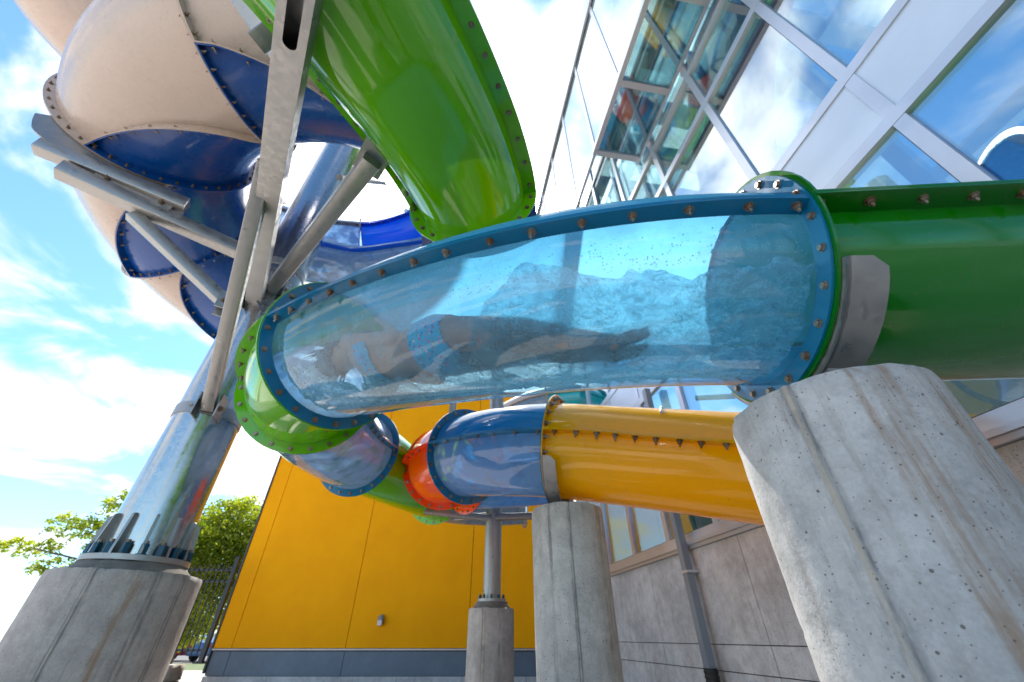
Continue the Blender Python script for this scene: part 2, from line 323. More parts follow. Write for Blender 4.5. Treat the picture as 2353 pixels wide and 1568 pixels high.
# ------------------------------------------------------------------ bolts (shared meshes)
def hexhead(mb, r, z0, z1):
    V = [(r*math.cos(PI/3*i), r*math.sin(PI/3*i), z) for z in (z0, z1) for i in range(6)]
    mb.add(V, [(i, (i+1) % 6, 6+(i+1) % 6, 6+i) for i in range(6)] + [tuple(range(6, 12))])
def bolt_mesh(kind, s=1.0):
    mb = MB()
    mb.cyl((0,0,-0.002), (0,0,0.0035*s), 0.017*s, n=12)
    if kind == 'head':
        hexhead(mb, 0.0125*s, 0.0035*s, 0.0125*s)
    else:
        mb.cyl((0,0,0.0035*s), (0,0,0.006*s), 0.0135*s, n=10); hexhead(mb, 0.0115*s, 0.006*s, 0.017*s); mb.cyl((0,0,0.017*s), (0,0,0.032*s), 0.0062*s, 0.0045*s, n=7)
    me = mb.mesh('bolt_' + kind); me.materials.append(BOLT); return me
BOLT_H, BOLT_N = bolt_mesh('head', 1.05), bolt_mesh('nut', 1.05)
BOLT_S = bolt_mesh('nut', 1.5)
def place_bolt(me, p, axis, parent, name='bolt'):
    o = bpy.data.objects.new(name, me); LINK(o); o.parent = parent
    o.location = Vector(p) - rootloc(parent); o.rotation_mode = 'QUATERNION'
    q = Vector((0,0,1)).rotation_difference(Vector(axis)); k_ = random.uniform(.9, 1.1); o.scale = (k_, k_, k_*random.uniform(.85, 1.15)); tl = Quaternion((random.gauss(0,1), random.gauss(0,1), 0.01), random.gauss(0, .04))
    o.rotation_quaternion = q @ tl @ Quaternion((0,0,1), random.random()*1.0)
    return o

# ------------------------------------------------------------------ tube slides
def catmull(pts, step=0.06):
    P = [Vector(p) for p in pts]; P = [P[0]*2 - P[1]] + P + [P[-1]*2 - P[-2]]; out = []
    for i in range(1, len(P)-2):
        p0, p1, p2, p3 = P[i-1:i+3]; n = max(2, int((p2-p1).length/step))
        for k in range(n):
            t = k/n
            out.append(0.5*((2*p1) + (p2-p0)*t + (2*p0-5*p1+4*p2-p3)*t*t + (3*p1-p0-3*p2+p3)*t**3))
    out.append(P[-2].copy()); return out
def arc(p, hd, L, turn, slope, n=None):       # points of an arc; heading in degrees, turn to the right positive
    n = n or max(6, int(L/0.06)); out = [Vector(p)]; p = Vector(p)
    for i in range(n):
        h = R(hd - turn*(i+0.5)/n); p = p + Vector((math.cos(h), math.sin(h), slope))*(L/n); out.append(p.copy())
    return out, hd - turn
def frames(pts):
    F = []
    for i, p in enumerate(pts):
        t = JOINT.get(tuple(round(c, 4) for c in p)) or (pts[min(i+1, len(pts)-1)] - pts[max(i-1, 0)]).normalized()
        sd = t.cross(Vector((0,0,1))).normalized(); F.append((p, t, sd, sd.cross(t)))
    return F
JOINT = {}
def joint(*paths):       # neighbouring sections meet in one common plane
    for a, b in zip(paths, paths[1:]):
        t = ((a[-1]-a[-2]).normalized() + (b[1]-b[0]).normalized()).normalized()
        JOINT[tuple(round(c, 4) for c in a[-1])] = t
def at(fr, a, r): p, t, sd, u = fr; return p + (sd*math.cos(a) + u*math.sin(a))*r
def half_tube(root, F, r, w, a0, a1, mats, nm, name, seam_bolts=None, ring_bolts=(1, 1), bolt=None, seams=(1, 1), thick=0.011, na=28, rings=(1, 1), seam_nut=-1, bmul=1.0, slabel=None, ringw=None):
    """one shell of a section between angles a0(t)..a1(t) (radians) with its seam and ring flanges and bolts"""
    N = len(F); sm, fm = mats; ringw = ringw or w
    mb = MB(); V = []
    A0 = (lambda t: a0) if not callable(a0) else a0; A1 = (lambda t: a1) if not callable(a1) else a1
    for i, fr in enumerate(F):
        t = i/(N-1)
        for j in range(na+1): V.append(at(fr, A0(t) + (A1(t)-A0(t))*j/na, r))
    mb.add(V, [(i*(na+1)+j, i*(na+1)+j+1, (i+1)*(na+1)+j+1, (i+1)*(na+1)+j) for i in range(N-1) for j in range(na)])
    sh = part(name, mb, sm, root, label=slabel); sh.data.polygons.foreach_set('use_smooth', [True]*len(sh.data.polygons))
    L = [0.0]
    for i in range(N-1): L.append(L[-1] + (F[i+1][0]-F[i][0]).length)
    # seam flanges
    for side, (A, sg) in enumerate(((A0, 1), (A1, -1))):
        if not seams[side]: continue
        mb = MB(); V = []
        for i, fr in enumerate(F):
            a = A(i/(N-1)); nrm = (fr[2]*-math.sin(a) + fr[3]*math.cos(a))*sg
            q0, q1 = at(fr, a, r-0.004), at(fr, a, r+w)
            V += [q0 + nrm*0.0008, q1 + nrm*0.0008, q1 + nrm*thick, q0 + nrm*thick]
        mb.add(V, [(4*i+k, 4*i+(k+1) % 4, 4*i+4+(k+1) % 4, 4*i+4+k) for i in range(N-1) for k in range(4)] + [(0,1,2,3), (4*N-1, 4*N-2, 4*N-3, 4*N-4)])
        part('seam_flange', mb, fm, sh, smooth=40)
        if seam_bolts and bolt and side in seam_bolts:
            sp = 0.165*bmul; n = max(1, int((L[-1]-0.12)/sp))
            for k in range(n+1):
                d = 0.06 + (L[-1]-0.12)*k/n + random.uniform(-.012, .012)
                i = max(j for j in range(N) if L[j] <= max(d, 0)); a = A(i/(N-1))
                if i < N-1: f = (d-L[i])/(L[i+1]-L[i]); fr = (F[i][0].lerp(F[i+1][0], f),) + F[i][1:]
                else: fr = F[i]
                nrm = (fr[2]*-math.sin(a) + fr[3]*math.cos(a))*sg
                place_bolt(bolt[0], at(fr, a, r+w*0.52) + nrm*thick, nrm, sh)
    # ring flanges
    for end in (0, 1):
        if not rings[end]: continue
        i = 0 if end == 0 else N-1; fr = F[i]; d = fr[1]*(1 if end == 0 else -1); t = i/(N-1); b0, b1 = A0(t), A1(t)
        mb = MB(); V = []; n = na
        for j in range(n+1):
            a = b0 + (b1-b0)*j/n; q0, q1 = at(fr, a, r-0.004), at(fr, a, r+ringw)
            V += [q0 + d*0.0008, q1 + d*0.0008, q1 + d*thick, q0 + d*thick]
        mb.add(V, [(4*j+k, 4*j+4+k, 4*j+4+(k+1) % 4, 4*j+(k+1) % 4) for j in range(n) for k in range(4)] + [(3,2,1,0), (4*n, 4*n+1, 4*n+2, 4*n+3)])
        part('ring_flange', mb, fm, sh, smooth=40)
        if bolt and ring_bolts[end]:
            nb_ = max(3, int(abs(b1-b0)*(r+w)/(0.135*bmul)))
            for k in range(nb_):
                a = b0 + (b1-b0)*(k+0.5)/nb_; place_bolt(bolt[1 if ring_bolts[end] == 1 else 0], at(fr, a, r+ringw*0.55) + d*thick, d, sh)
    return sh
def section(root, pts, r, w, up, lo, bolts=True, seam=(0,), nb=(1, 1), rings=(1, 1), bset=None, bmul=1.0, uplab=None, lolab=None, upper_bolts=False, wlo=None, na=26, ringw=None):
    """upper and lower shell; up / lo = (shell material, flange material)"""
    F = frames(pts); b = (bset or (BOLT_N, BOLT_H)) if bolts else None
    # angles: side vector is to the right of the path; lower shell from 180deg (left) round the bottom to 360deg (right)
    lo_o = half_tube(root, F, r, wlo or w, PI, 2*PI, lo, None, 'lower_shell', seam_bolts=seam if bolts else None, ring_bolts=nb if bolts else (0, 0), bolt=b, rings=rings, seam_nut=-1, bmul=bmul, slabel=lolab, na=na, ringw=ringw or w)
    up_o = half_tube(root, F, r, w, 0, PI, up, None, 'upper_shell', seam_bolts=None, ring_bolts=nb if upper_bolts else (0, 0), bolt=b, rings=rings, bmul=bmul, slabel=uplab, na=na)
    return lo_o, up_o
r, w = 0.4353, 0.0765
# --- slide A: the green and clear blue tube in front
sA = thing('water_slide', (1.135, 1.34, -1.25+1.9), 'green tube slide with a clear blue section, a rider inside, on thick pier', 'water slide')
XJ = 1.115       # where the green section meets the clear one
preA = [Vector((XJ + 2.5 - 0.125*k, 1.3462 - 0.06*(2.5-0.125*k), 1.2926 - 0.004*(2.5-.125*k))) for k in range(21)]
p, pts = Vector((1.0, 1.3462, 1.294)), []
hd = 0.0; n = 40; k0, k1, s0, L_, sk = 0.3953, -0.2603, 0.0127, 2.3721, 0.1877
for i in range(n+1):
    pts.append(p.copy()); t = i/n; hd += (k0 + k1*t)*L_/n
    p = p + Vector((-math.cos(hd), math.sin(hd), s0 + sk*t))*(L_/n)
blueA = [Vector((XJ, 1.3462, 1.2926)), Vector((XJ-.058, 1.3462, 1.2933))] + pts
a1, h1_ = arc(blueA[-1], 180-math.degrees(hd), 0.82, 31, 0.09); a2, h1_ = arc(a1[-1], h1_, 1.75, 33, 0.09)
a3, h1_ = arc(a2[-1], h1_, 2.5, 2, 0.09); a4, h1_ = arc(a3[-1], h1_, 2.2, 70, 0.10)
joint(preA, blueA, a1, a2, a3, a4)
section(sA, preA, r, 0.088, (GREEN_I, GREEN_D), (GREEN_I, GREEN_D), seam=(0,), lolab='deep green lower shell by the concrete pier', ringw=w+.006)
section(sA, blueA, r, 0.068, (TEAL, TEALF), (CLEAR, TEALF), seam=(0,), lolab='clear blue lower shell with a rider inside', upper_bolts=True)
section(sA, a1, r, w, (GREEN, GREEN), (GREEN, GREEN), nb=(0, 1), upper_bolts=True)
section(sA, a2, r, w, (PALE, TEALF), (PALE, TEALF), nb=(1, 1), seam=(1,))
section(sA, a3, r, w, (GREEN, GREEN), (GREEN, GREEN), seam=(1,), nb=(1, 1))
section(sA, a4, r, w, (WHITE, WHITE), (PALE, WHITE), bolts=True, nb=(1, 1))
# --- slide D: the yellow one by the second pier
sD = thing('water_slide', (0.43, 3.67, 0.9), 'yellow tube slide turning blue and orange above the slim pier', 'water slide')
dD = catmull([(2.75,2.9,0.92),(1.87,3.24,1.14),(1.1,3.50,1.32),(0.43,3.67,1.445),(-.08,3.92,1.53),(-.49,4.28,1.62),(-.78,4.72,1.70),(-.86,4.98,1.735),(-.82,5.4,1.80),(-.45,5.74,1.86),(.3,5.82,1.92),(1.2,5.6,1.98),(2.1,5.1,2.02)])
near = lambda P, q: min(range(len(P)), key=lambda i: (P[i]-Vector(q)).length)
ks = [0] + [near(dD, q) for q in ((0.43,3.67,1.445),(-.49,4.28,1.62),(-.86,4.96,1.735),(-.62,5.62,1.85),(.75,5.75,1.95))] + [len(dD)-1]
sd_ = [dD[a:b+1] for a, b in zip(ks, ks[1:])]; joint(*sd_); yD = sd_[0]
section(sD, sd_[0], r, 0.085, (YELL, YELL), (YELL, YELL), seam=(0,), upper_bolts=True, bset=(BOLT_S, BOLT_S))
section(sD, sd_[1], r, w, (TEALM, TEALF), (DBLUE, TEALF), seam=(0,), upper_bolts=True, nb=(0, 1))
section(sD, sd_[2], r, w, (ORAN, ORAN), (ORAN, REDO), nb=(0, 1), upper_bolts=True)
section(sD, sd_[3], r, w, (LIME, LIME), (ORAN, ORAN), nb=(1, 1), upper_bolts=True)
section(sD, sd_[4], r, w, (TEALM, TEALF), (DBLUE, TEALF), nb=(1, 1))
section(sD, sd_[5], r, w, (REDO, REDO), (REDO, WHITE), nb=(1, 1))
cb1 = MB(); cpt_ = [at(frames(yD)[int(len(yD)*.62)], R(a_), r + .012) for a_ in (96, 108, 120, 132, 144)]
for q0, q1 in zip(cpt_, cpt_[1:]): cb1.cyl(q0, q1, .011, n=8)
obj('cable_end', cb1.mesh('cable_end', True), paint('white cable', (.7, .7, .68), .5, .1), label='short white cable end lying over the yellow slide', cat='cable')
# --- slide B: the big bright green tube overhead
sB = thing('water_slide', (-0.43, 1.1, 2.0), 'bright glossy green tube slide passing overhead beside the steel beam', 'water slide')
gB = catmull([(-1.62,-.75,2.62),(-1.39,-.40,2.65),(-1.16,0,2.68),(-.93,.4,2.72),(-.74,.78,2.76),(-.58,1.13,2.81),(-.45,1.46,2.85),(-.36,1.77,2.89),(-.33,1.93,2.91)])
gB2 = catmull([gB[-1], (-.30,2.35,2.92), (-.42,2.9,2.90), (-.72,3.4,2.86)])
joint(gB, gB2)
section(sB, gB, r, 0.098, (GREEN, GREEN), (GREEN, GREEN), seam=(0, 1), nb=(1, 1), upper_bolts=True)
section(sB, gB2, r, 0.085, (CLEARB, BLUE), (CLEARB, BLUE), bolts=False)
# --- slide C: the large white and blue one
sC = thing('water_slide', (-4.1, 2.3, 3.75), 'large white and royal blue tube slide coiled around the steel column', 'water slide')
RC, WC = 0.867, 0.083
def rarc(p, h, Rad, f, s, sign=1, n=22):
    out = [Vector(p)]; p = Vector(p); L = Rad*abs(f)
    for i in range(n):
        hm = h - sign*f/n/2; p = p + Vector((math.cos(hm), math.sin(hm), s))*(sign*L/n); h -= sign*f/n; out.append(p.copy())
    return out, h
c1, h_1 = rarc((-4.123, 2.289, 4.818), 2.277, 1.995, 0.725, -0.129, -1)
c0, h_0 = rarc(c1[-1], h_1, 2.0, 0.85, -0.26, -1)
c2, h_2 = rarc((-4.123, 2.289, 4.818), 2.277, 1.739, 0.855, -0.164, 1)
c3, h_3 = rarc(c2[-1], h_2, 1.739, 0.814, -0.164, 1)
joint(c0[::-1], c1[::-1], c2, c3)
for pth, aU, aD in ((c0[::-1], -57, -114), (c1[::-1], -54, -109), (c2, -64, -114), (c3, -66, -118)):
    F = frames(pth); A = (lambda aU, aD: (lambda t: R(aU + (aD-aU)*(t**0.85))))(aU, aD)
    half_tube(sC, F, RC, WC, (lambda A: (lambda t: A(t) - PI))(A), A, (WHITE, WHITE), None, 'outer_panel', seam_bolts=(1,), bolt=(BOLT_N, BOLT_N), na=36, thick=0.014, bmul=1.05)
    half_tube(sC, F, RC, WC, A, (lambda A: (lambda t: A(t) + PI))(A), (BLUE, BLUE), None, 'inner_panel', seam_bolts=(0,), bolt=(BOLT_N, BOLT_N), na=36, thick=0.014, bmul=1.05)
# --- the upper white slide glimpsed behind the coil
sU = thing('water_slide', tuple(ray(100, 60)*6.6), 'plain white tube slide high behind the white and blue coil', 'water slide')
up_ = catmull([ray(60,-330)*6.4, ray(95,-150)*6.5, ray(180,0)*6.7, ray(270,110)*7.1, ray(360,200)*7.6])
section(sU, up_, 0.8, 0.09, (WHITE, WHITE), (WHITE, WHITE), bolts=False)
# --- slide E: far pale and bright blue tubes seen under the green one
sE = thing('water_slide', tuple(ray(835, 565)*7.8), 'far pale grey tube slide joining a bright blue section', 'water slide')
e1 = catmull([ray(640,525)*7.3, ray(735,552)*7.6, ray(833,562)*7.8]); section(sE, e1, .44, .08, (PALE, WHITE), (PALE, WHITE), nb=(1, 1), upper_bolts=True, seam=(0, 1))
e2 = catmull([ray(735,552)*7.6, ray(833,562)*7.8, ray(900,553)*8.0, ray(965,532)*8.2]); i0 = min(range(len(e2)), key=lambda i: (e2[i]-ray(833,562)*7.8).length)
section(sE, e2[i0:], .44, .08, (SKYB, SKYB), (SKYB, SKYB), nb=(1, 1), upper_bolts=True, seam=(0, 1))
e3 = catmull([ray(900,553)*8.0, ray(965,532)*8.2, ray(1010,480)*8.3, ray(975,410)*8.2]); i0 = min(range(len(e3)), key=lambda i: (e3[i]-ray(965,532)*8.2).length)
section(sE, e3[i0:], .44, .08, (BLUE, BLUE), (BLUE, BLUE), bolts=False)
e4 = catmull([ray(975,410)*8.2, ray(985,350)*8.0, ray(1000,280)*8.0]); section(sE, e4, .44, .1, (GREEN, GREEN), (GREEN, GREEN), nb=(1, 1), upper_bolts=True)
sE2 = thing('water_slide', tuple(ray(800, 600)*6.9), 'far clear blue tube slide below the pale grey one', 'water slide')
f1 = catmull([ray(690,592)*6.8, ray(740,603)*6.9, ray(830,618)*7.0, ray(920,606)*7.2, ray(1000,590)*7.5]); section(sE2, f1, .40, .07, (PALE, SKYB), (PALE, SKYB), nb=(1, 1), upper_bolts=True)
# --- slide F: turquoise tube coming out of the glass building near the yellow wall
sF = thing('water_slide', tuple(ray(1300, 905)*12), 'turquoise tube slide leaving the glass facade beside the yellow wall', 'water slide')
t1 = catmull([ray(1400,916)*11.6, ray(1340,914)*11.7, ray(1262,922)*11.8]); section(sF, t1, .42, .07, (TURQ, TURQ), (TURQ, TURQ), nb=(1, 1))
t2 = catmull([ray(1262,922)*11.8, ray(1215,934)*11.9, ray(1150,965)*12.0]); section(sF, t2, .42, .07, (WHITE, WHITE), (PALE, WHITE), nb=(1, 1))

# ------------------------------------------------------------------ piers, saddles, columns
def pier_mesh(c, rad, z0, z1, seams, joint=None, seed=0, chip=0.02, nz_=120, na=300):
    mb = MB(); V = []
    for i in range(nz_+1):
        z = z0 + (z1-z0)*i/nz_
        for j in range(na):
            a = 2*PI*j/na; q = Vector((math.cos(a)*rad*3, math.sin(a)*rad*3, z*3 + seed))
            d = 0.0022*noise.noise(q*1.3) + 0.0014*noise.noise(q*6)
            for (sa, ww, dp) in seams:
                aa = sa + 0.02*noise.noise(Vector((z*2, seed, sa*5)))
                x = ((a-aa+PI) % (2*PI)-PI)/ww
                d += dp*math.exp(-x*x)*(1 + 0.8*noise.noise(Vector((z*14, seed, sa*9))))
            if joint is not None:
                jz = joint + 0.004*noise.noise(Vector((a*4, seed, 0))); d -= 0.005*math.exp(-((z-jz)/0.006)**2)
            edge = (z1-z)
            if edge < 0.03: d -= (0.004 + chip*max(0, noise.noise(q*3.1) + .4*noise.noise(q*9)))*(1-edge/0.03)**1.3
            zz = z
            if i == nz_: zz += 0.006*noise.noise(q*2.0) + 0.005*noise.noise(q*9)
            V.append((c[0]+(rad+d)*math.cos(a), c[1]+(rad+d)*math.sin(a), zz))
    F = [(i*na+j, i*na+(j+1) % na, (i+1)*na+(j+1) % na, (i+1)*na+j) for i in range(nz_) for j in range(na)]
    V.append((c[0], c[1], z1)); top = len(V)-1; F += [(nz_*na+j, nz_*na+(j+1) % na, top) for j in range(na)]
    mb.add(V, F); return mb
def pier(name, c, rad, z1, seams, joint, mat, label, seed):
    t = thing(name, (c[0], c[1], -1.25), label, 'pier', 'round concrete piers')
    cm_ = concrete('concrete of ' + label, mat[0], mat[1], mat[2], [((a + PI) % (2*PI) - PI, wd_) for a, wd_ in mat[3]], [((a + PI) % (2*PI) - PI, wd_) for a, wd_ in mat[4]])
    part('shaft', pier_mesh(c, rad, -1.27, z1, seams, joint, seed), cm_, t, smooth=50); return t
azc = lambda c, off: math.atan2(-c[1], -c[0]) + R(off)      # angle on the pier's face, from the side that faces the plaza
pA = (1.135, 1.30); pier('concrete_pier', pA, 0.315, 0.655, [(azc(pA, -13), 0.014, 0.004), (azc(pA, -10.5), 0.009, -0.004), (azc(pA, -16), 0.009, -0.003)], 0.02, ((0.50, 0.49, 0.475), 0.6, 0.8, [(azc(pA, -13), 0.10)], [(azc(pA, 22), 0.14), (azc(pA, 33), 0.10), (azc(pA, 58), 0.24)]), 'thick pale concrete pier with rough seam under the green and clear blue slide', 3)
pD = (0.477, 3.67); pier('concrete_pier', pD, 0.305, 0.885, [(azc(pD, -28), 0.012, -0.004), (azc(pD, 3), 0.012, 0.003), (azc(pD, 1), 0.009, -0.003)], 0.32, ((0.54, 0.52, 0.49), 0.5, 0.8, [(azc(pD, -28), 0.055), (azc(pD, 3), 0.06)], [(azc(pD, 55), 0.15)]), 'slim pale concrete pier under the yellow slide', 11)
pC = (-0.28, 6.5); tC = pier('concrete_pier', pC, 0.305, 0.31, [(azc(pC, -18), 0.015, -0.003), (azc(pC, 20), 0.012, 0.003)], None, ((0.44, 0.42, 0.40), 0.7, 0.5, [(azc(pC, -18), 0.12), (azc(pC, 20), .06)], []), 'short concrete pier carrying a thin steel column before the yellow wall', 19)
pL = (-2.82, 3.38); tL = pier('concrete_pier', pL, 0.46, 0.36, [(azc(pL, -24), 0.010, 0.004), (azc(pL, -22), 0.007, -0.004), (azc(pL, 20), 0.01, -0.002)], None, ((0.43, 0.40, 0.375), 0.7, 0.4, [(azc(pL, -24), 0.045), (azc(pL, 20), 0.07), (azc(pL, 42), 0.05)], [(azc(pL, 5), .1)]), 'wide weathered grey concrete pier under the thick steel column', 27)
def grout(t, c, r0, r1, z0, z1):
    mb = MB(); n = 72; V = []
    for k, (rr, z) in enumerate(((r0, z0), (r0*0.985, z0+(z1-z0)*.3), (r1*1.04, z1-(z1-z0)*.25), (r1, z1))):
        for j in range(n):
            a = 2*PI*j/n; d = 0.012*noise.noise(Vector((math.cos(a)*3, math.sin(a)*3, k*1.7+c[0])))
            V.append((c[0]+(rr+d)*math.cos(a), c[1]+(rr+d)*math.sin(a), z))
    mb.add(V, [(i*n+j, i*n+(j+1) % n, (i+1)*n+(j+1) % n, (i+1)*n+j) for i in range(3) for j in range(n)] + [tuple(range(3*n, 4*n))])
    part('grout_pad', mb, GROUT, t, smooth=50)
grout(tL, pL, 0.385, 0.325, 0.345, 0.43); grout(tC, pC, 0.255, 0.215, 0.295, 0.385)
# curved steel saddles between pier and slide
def saddle(path_pts, i, root_loc, label, d0=0.012, wdt=0.17, rr=0.515, a0=198, a1=342, rot=None, sgn=1, thick=0.012):
    t = thing('saddle_bracket', root_loc, label, 'bracket', 'curved steel saddles'); F = frames(path_pts); fr = F[i]
    n = 30
    # upright web plate against the ring flange
    mb = MB(); V = []
    tv = fr[1]*sgn
    for j in range(n+1):
        a = R(a0 + (a1-a0)*j/n)
        q0, q1 = at(fr, a, r+0.03), at(fr, a, rr+0.012)
        V += [q0+tv*d0, q1+tv*d0, q1+tv*(d0+thick), q0+tv*(d0+thick)]
    mb.add(V, [(4*j+k, 4*j+(k+1) % 4, 4*j+4+(k+1) % 4, 4*j+4+k) for j in range(n) for k in range(4)] + [(0,1,2,3), (4*n+3, 4*n+2, 4*n+1, 4*n)])
    part('web_plate', mb, GALV, t, smooth=40)
    # curved flange plate with a rounded outer corner
    mb = MB(); V = []
    for j in range(n+1):
        a = R(a0 + (a1-a0)*j/n); e = min(j, n-j)/n*abs(a1-a0)*PI/180*rr
        ww = wdt if e > 0.05 else wdt - 0.05 + math.sqrt(max(0, 0.05**2 - (0.05-e)**2))
        q0, q1 = at(fr, a, rr), at(fr, a, rr+thick)
        V += [q0+tv*d0, q1+tv*d0, q1+tv*(d0+ww), q0+tv*(d0+ww)]
    mb.add(V, [(4*j+k, 4*j+4+k, 4*j+4+(k+1) % 4, 4*j+(k+1) % 4) for j in range(n) for k in range(4)] + [(3,2,1,0), (4*n, 4*n+1, 4*n+2, 4*n+3)])
    part('curved_plate', mb, GALV, t, smooth=40)
    mb = MB(); b = at(fr, R(270), rr-0.01) + tv*(d0+wdt*0.5); mb.box(b - Vector((0,0,0.06)), (wdt*0.9, 0.30, 0.13)); part('foot_block', mb, GALV, t)
    return t
saddle(preA, 20, (1.1, 1.346, .62), 'grey galvanised saddle clasping the green slide on the thick pier', sgn=-1, d0=0.013, wdt=0.135, rr=0.53, a0=211, a1=329)
saddle(yD, len(yD)-1, (.5, 3.67, .86), 'grey galvanised saddle clasping the yellow slide on the slim pier', sgn=-1, d0=0.013, wdt=0.12, rr=0.53, a0=205, a1=335)

def column(c, rad, z0, z1, nb_, label, gus, mat):
    t = thing('steel_column', (c[0], c[1], z0), label, 'column')
    mb = MB(); mb.cyl((c[0], c[1], z0), (c[0], c[1], z1), rad, n=72); part('shaft', mb, mat, t, smooth=40)
    pr_ = rad*1.25 if gus else rad*1.6
    mb = MB(); mb.cyl((c[0], c[1], z0), (c[0], c[1], z0+0.035), pr_ if not gus else 0.335, n=72); part('base_plate', mb, GALV, t, smooth=40)
    R_ = 0.335 if gus else pr_
    for k in range(nb_):
        a = 2*PI*(k+0.5)/nb_; p_ = Vector((c[0]+math.cos(a)*(R_-0.036*(1 if gus else .8)), c[1]+math.sin(a)*(R_-0.036*(1 if gus else .8)), z0+0.035))
        s_ = 1.0 if gus else 0.62
        mb = MB(); mb.cyl(p_ - Vector((0,0,.003)), p_+Vector((0,0,.006)), 0.036*s_, n=16)
        V = []
        for z in (.006, .038*s_, .042*s_, .072*s_):
            for q in range(6): V.append(p_ + Vector((0.028*s_*math.cos(PI/3*q+a), 0.028*s_*math.sin(PI/3*q+a), z)))
        mb.add(V, [(i*6+q, i*6+(q+1) % 6, (i+1)*6+(q+1) % 6, (i+1)*6+q) for i in range(3) for q in range(6)] + [tuple(range(18, 24))])
        nt = part('anchor_nut', mb, NUTB, t); mb = MB(); mb.cyl(p_, p_+Vector((0,0,.092*s_)), 0.0155*s_, n=10); part('anchor_stud', mb, BOLT, nt)
    if gus:
        for k in range(gus):
            a = 2*PI*(k)/gus + R(8); d = Vector((math.cos(a), math.sin(a), 0)); s_ = Vector((-d.y, d.x, 0))*0.009; b = Vector((c[0], c[1], z0+0.034))
            prof = [(rad-0.004, 0), (0.328, 0), (0.326, 0.03), (rad+0.035, 0.262), (rad+0.016, 0.275), (rad-0.004, 0.275)]
            V = [b + d*x + Vector((0,0,z)) + s_ for x, z in prof] + [b + d*x + Vector((0,0,z)) - s_ for x, z in prof]; n = len(prof)
            mb = MB(); mb.add(V, [tuple(range(n)), tuple(range(n, 2*n))[::-1]] + [(i, n+i, n+(i+1) % n, (i+1) % n) for i in range(n)]); part('gusset', mb, GALV, t)
    return t
colL = column(pL, 0.262, 0.43, 8.5, 18, 'thick shiny galvanised steel column with gussets and blue anchor nuts', 12, GALVC)
colC = column(pC, 0.123, 0.385, 4.6, 10, 'thin galvanised steel column standing before the yellow wall', 0, GALV)
# arms and braces of the thick column
def armp(name, a, b, w_, h_, up=(0,0,1), parent=colL, bev=0.012): mb = MB(); mb.beam(a, b, w_, h_, up, bev); return part(name, mb, GALV, parent, smooth=30)
S1a, S1b = Vector((-2.80, 3.20, 2.90)), Vector((-.94, .52, 2.22))
S1e = S1b + (S1b-S1a)*0.14
# the long arm: a box with a slotted hole near its end (four walls, the lower one with the slot cut out)
def slotted_arm(a, b, w_, h_, s0, s1, sw):
    t = (b-a).normalized(); sd = t.cross(Vector((0,0,1))).normalized(); u = sd.cross(t); th = 0.008; L = (b-a).length
    mb = MB()
    mb.beam(a + u*(h_/2-th/2), b + u*(h_/2-th/2), w_, th); mb.beam(a + sd*(w_/2-th/2), b + sd*(w_/2-th/2), th, h_-2*th); mb.beam(a - sd*(w_/2-th/2), b - sd*(w_/2-th/2), th, h_-2*th)
    V, F = [], []
    def P(x, y): V.append(a + t*x + sd*y - u*(h_/2-th/2)); return len(V)-1
    hw = w_/2; k = 10
    left = [P(0, -hw), P(0, hw), P(s0-0.05, hw), P(s0-0.05, -hw)]; F.append(tuple(left))
    slot = [(s0 + sw/2 - sw/2*math.cos(PI*i/k/2*1), sw/2*math.sin(PI*i/k/2)) for i in range(k+1)] + [(s1 - sw/2 + sw/2*math.sin(PI*i/k/2), sw/2*math.cos(PI*i/k/2)) for i in range(k+1)]
    for sg in (1, -1):
        inn = [P(x, y*sg) for x, y in slot]; outr = [P(s0-0.05 + (s1-s0+0.1)*i/(len(slot)-1), hw*sg) for i in range(len(slot))]
        for i in range(len(slot)-1): F.append((inn[i], inn[i+1], outr[i+1], outr[i]))
        F.append((P(s0-0.05, 0), inn[0], outr[0])); F.append((P(s1+0.05, 0), inn[-1], outr[-1]))
    F.append((P(s1+0.05, -hw), P(s1+0.05, hw), P(L, hw), P(L, -hw)))
    mb.add(V, F); mb.add([v - u*(-th) for v in V], F)
    return mb
LA = (S1e-S1a).length
part('support_arm', slotted_arm(S1a, S1e, 0.14, 0.14, LA*0.835, LA*0.93, 0.062), GALV, colL)
armp('support_arm', Vector((-3.02, 3.12, 3.55)), Vector((-4.29, 2.03, 3.55)), 0.15, 0.15)
armp('support_arm', (-2.66, 3.16, 3.12), (-1.0, 1.5, 2.78), 0.13, 0.15)
armp('brace', S1a + Vector((.13,-.06,-1.28)), (-1.66, 1.42, 2.58), 0.10, 0.10)
armp('brace', (-3.88, 2.47, 3.46), (-3.06, 3.14, 2.86), 0.11, 0.13)
armp('rail_beam', (-4.50, 1.90, 3.735), (-3.52, 2.56, 3.735), 0.13, 0.15)
armp('cross_beam', ray(500,-110)*3.0, ray(652,112)*3.0, 0.30, 0.06)
armp('cross_beam', ray(590,100)*2.35, ray(735,-10)*2.35, 0.12, 0.07)
armp('tie_rod', ray(780,408)*3.4, ray(905,424)*7.6, 0.05, 0.05)
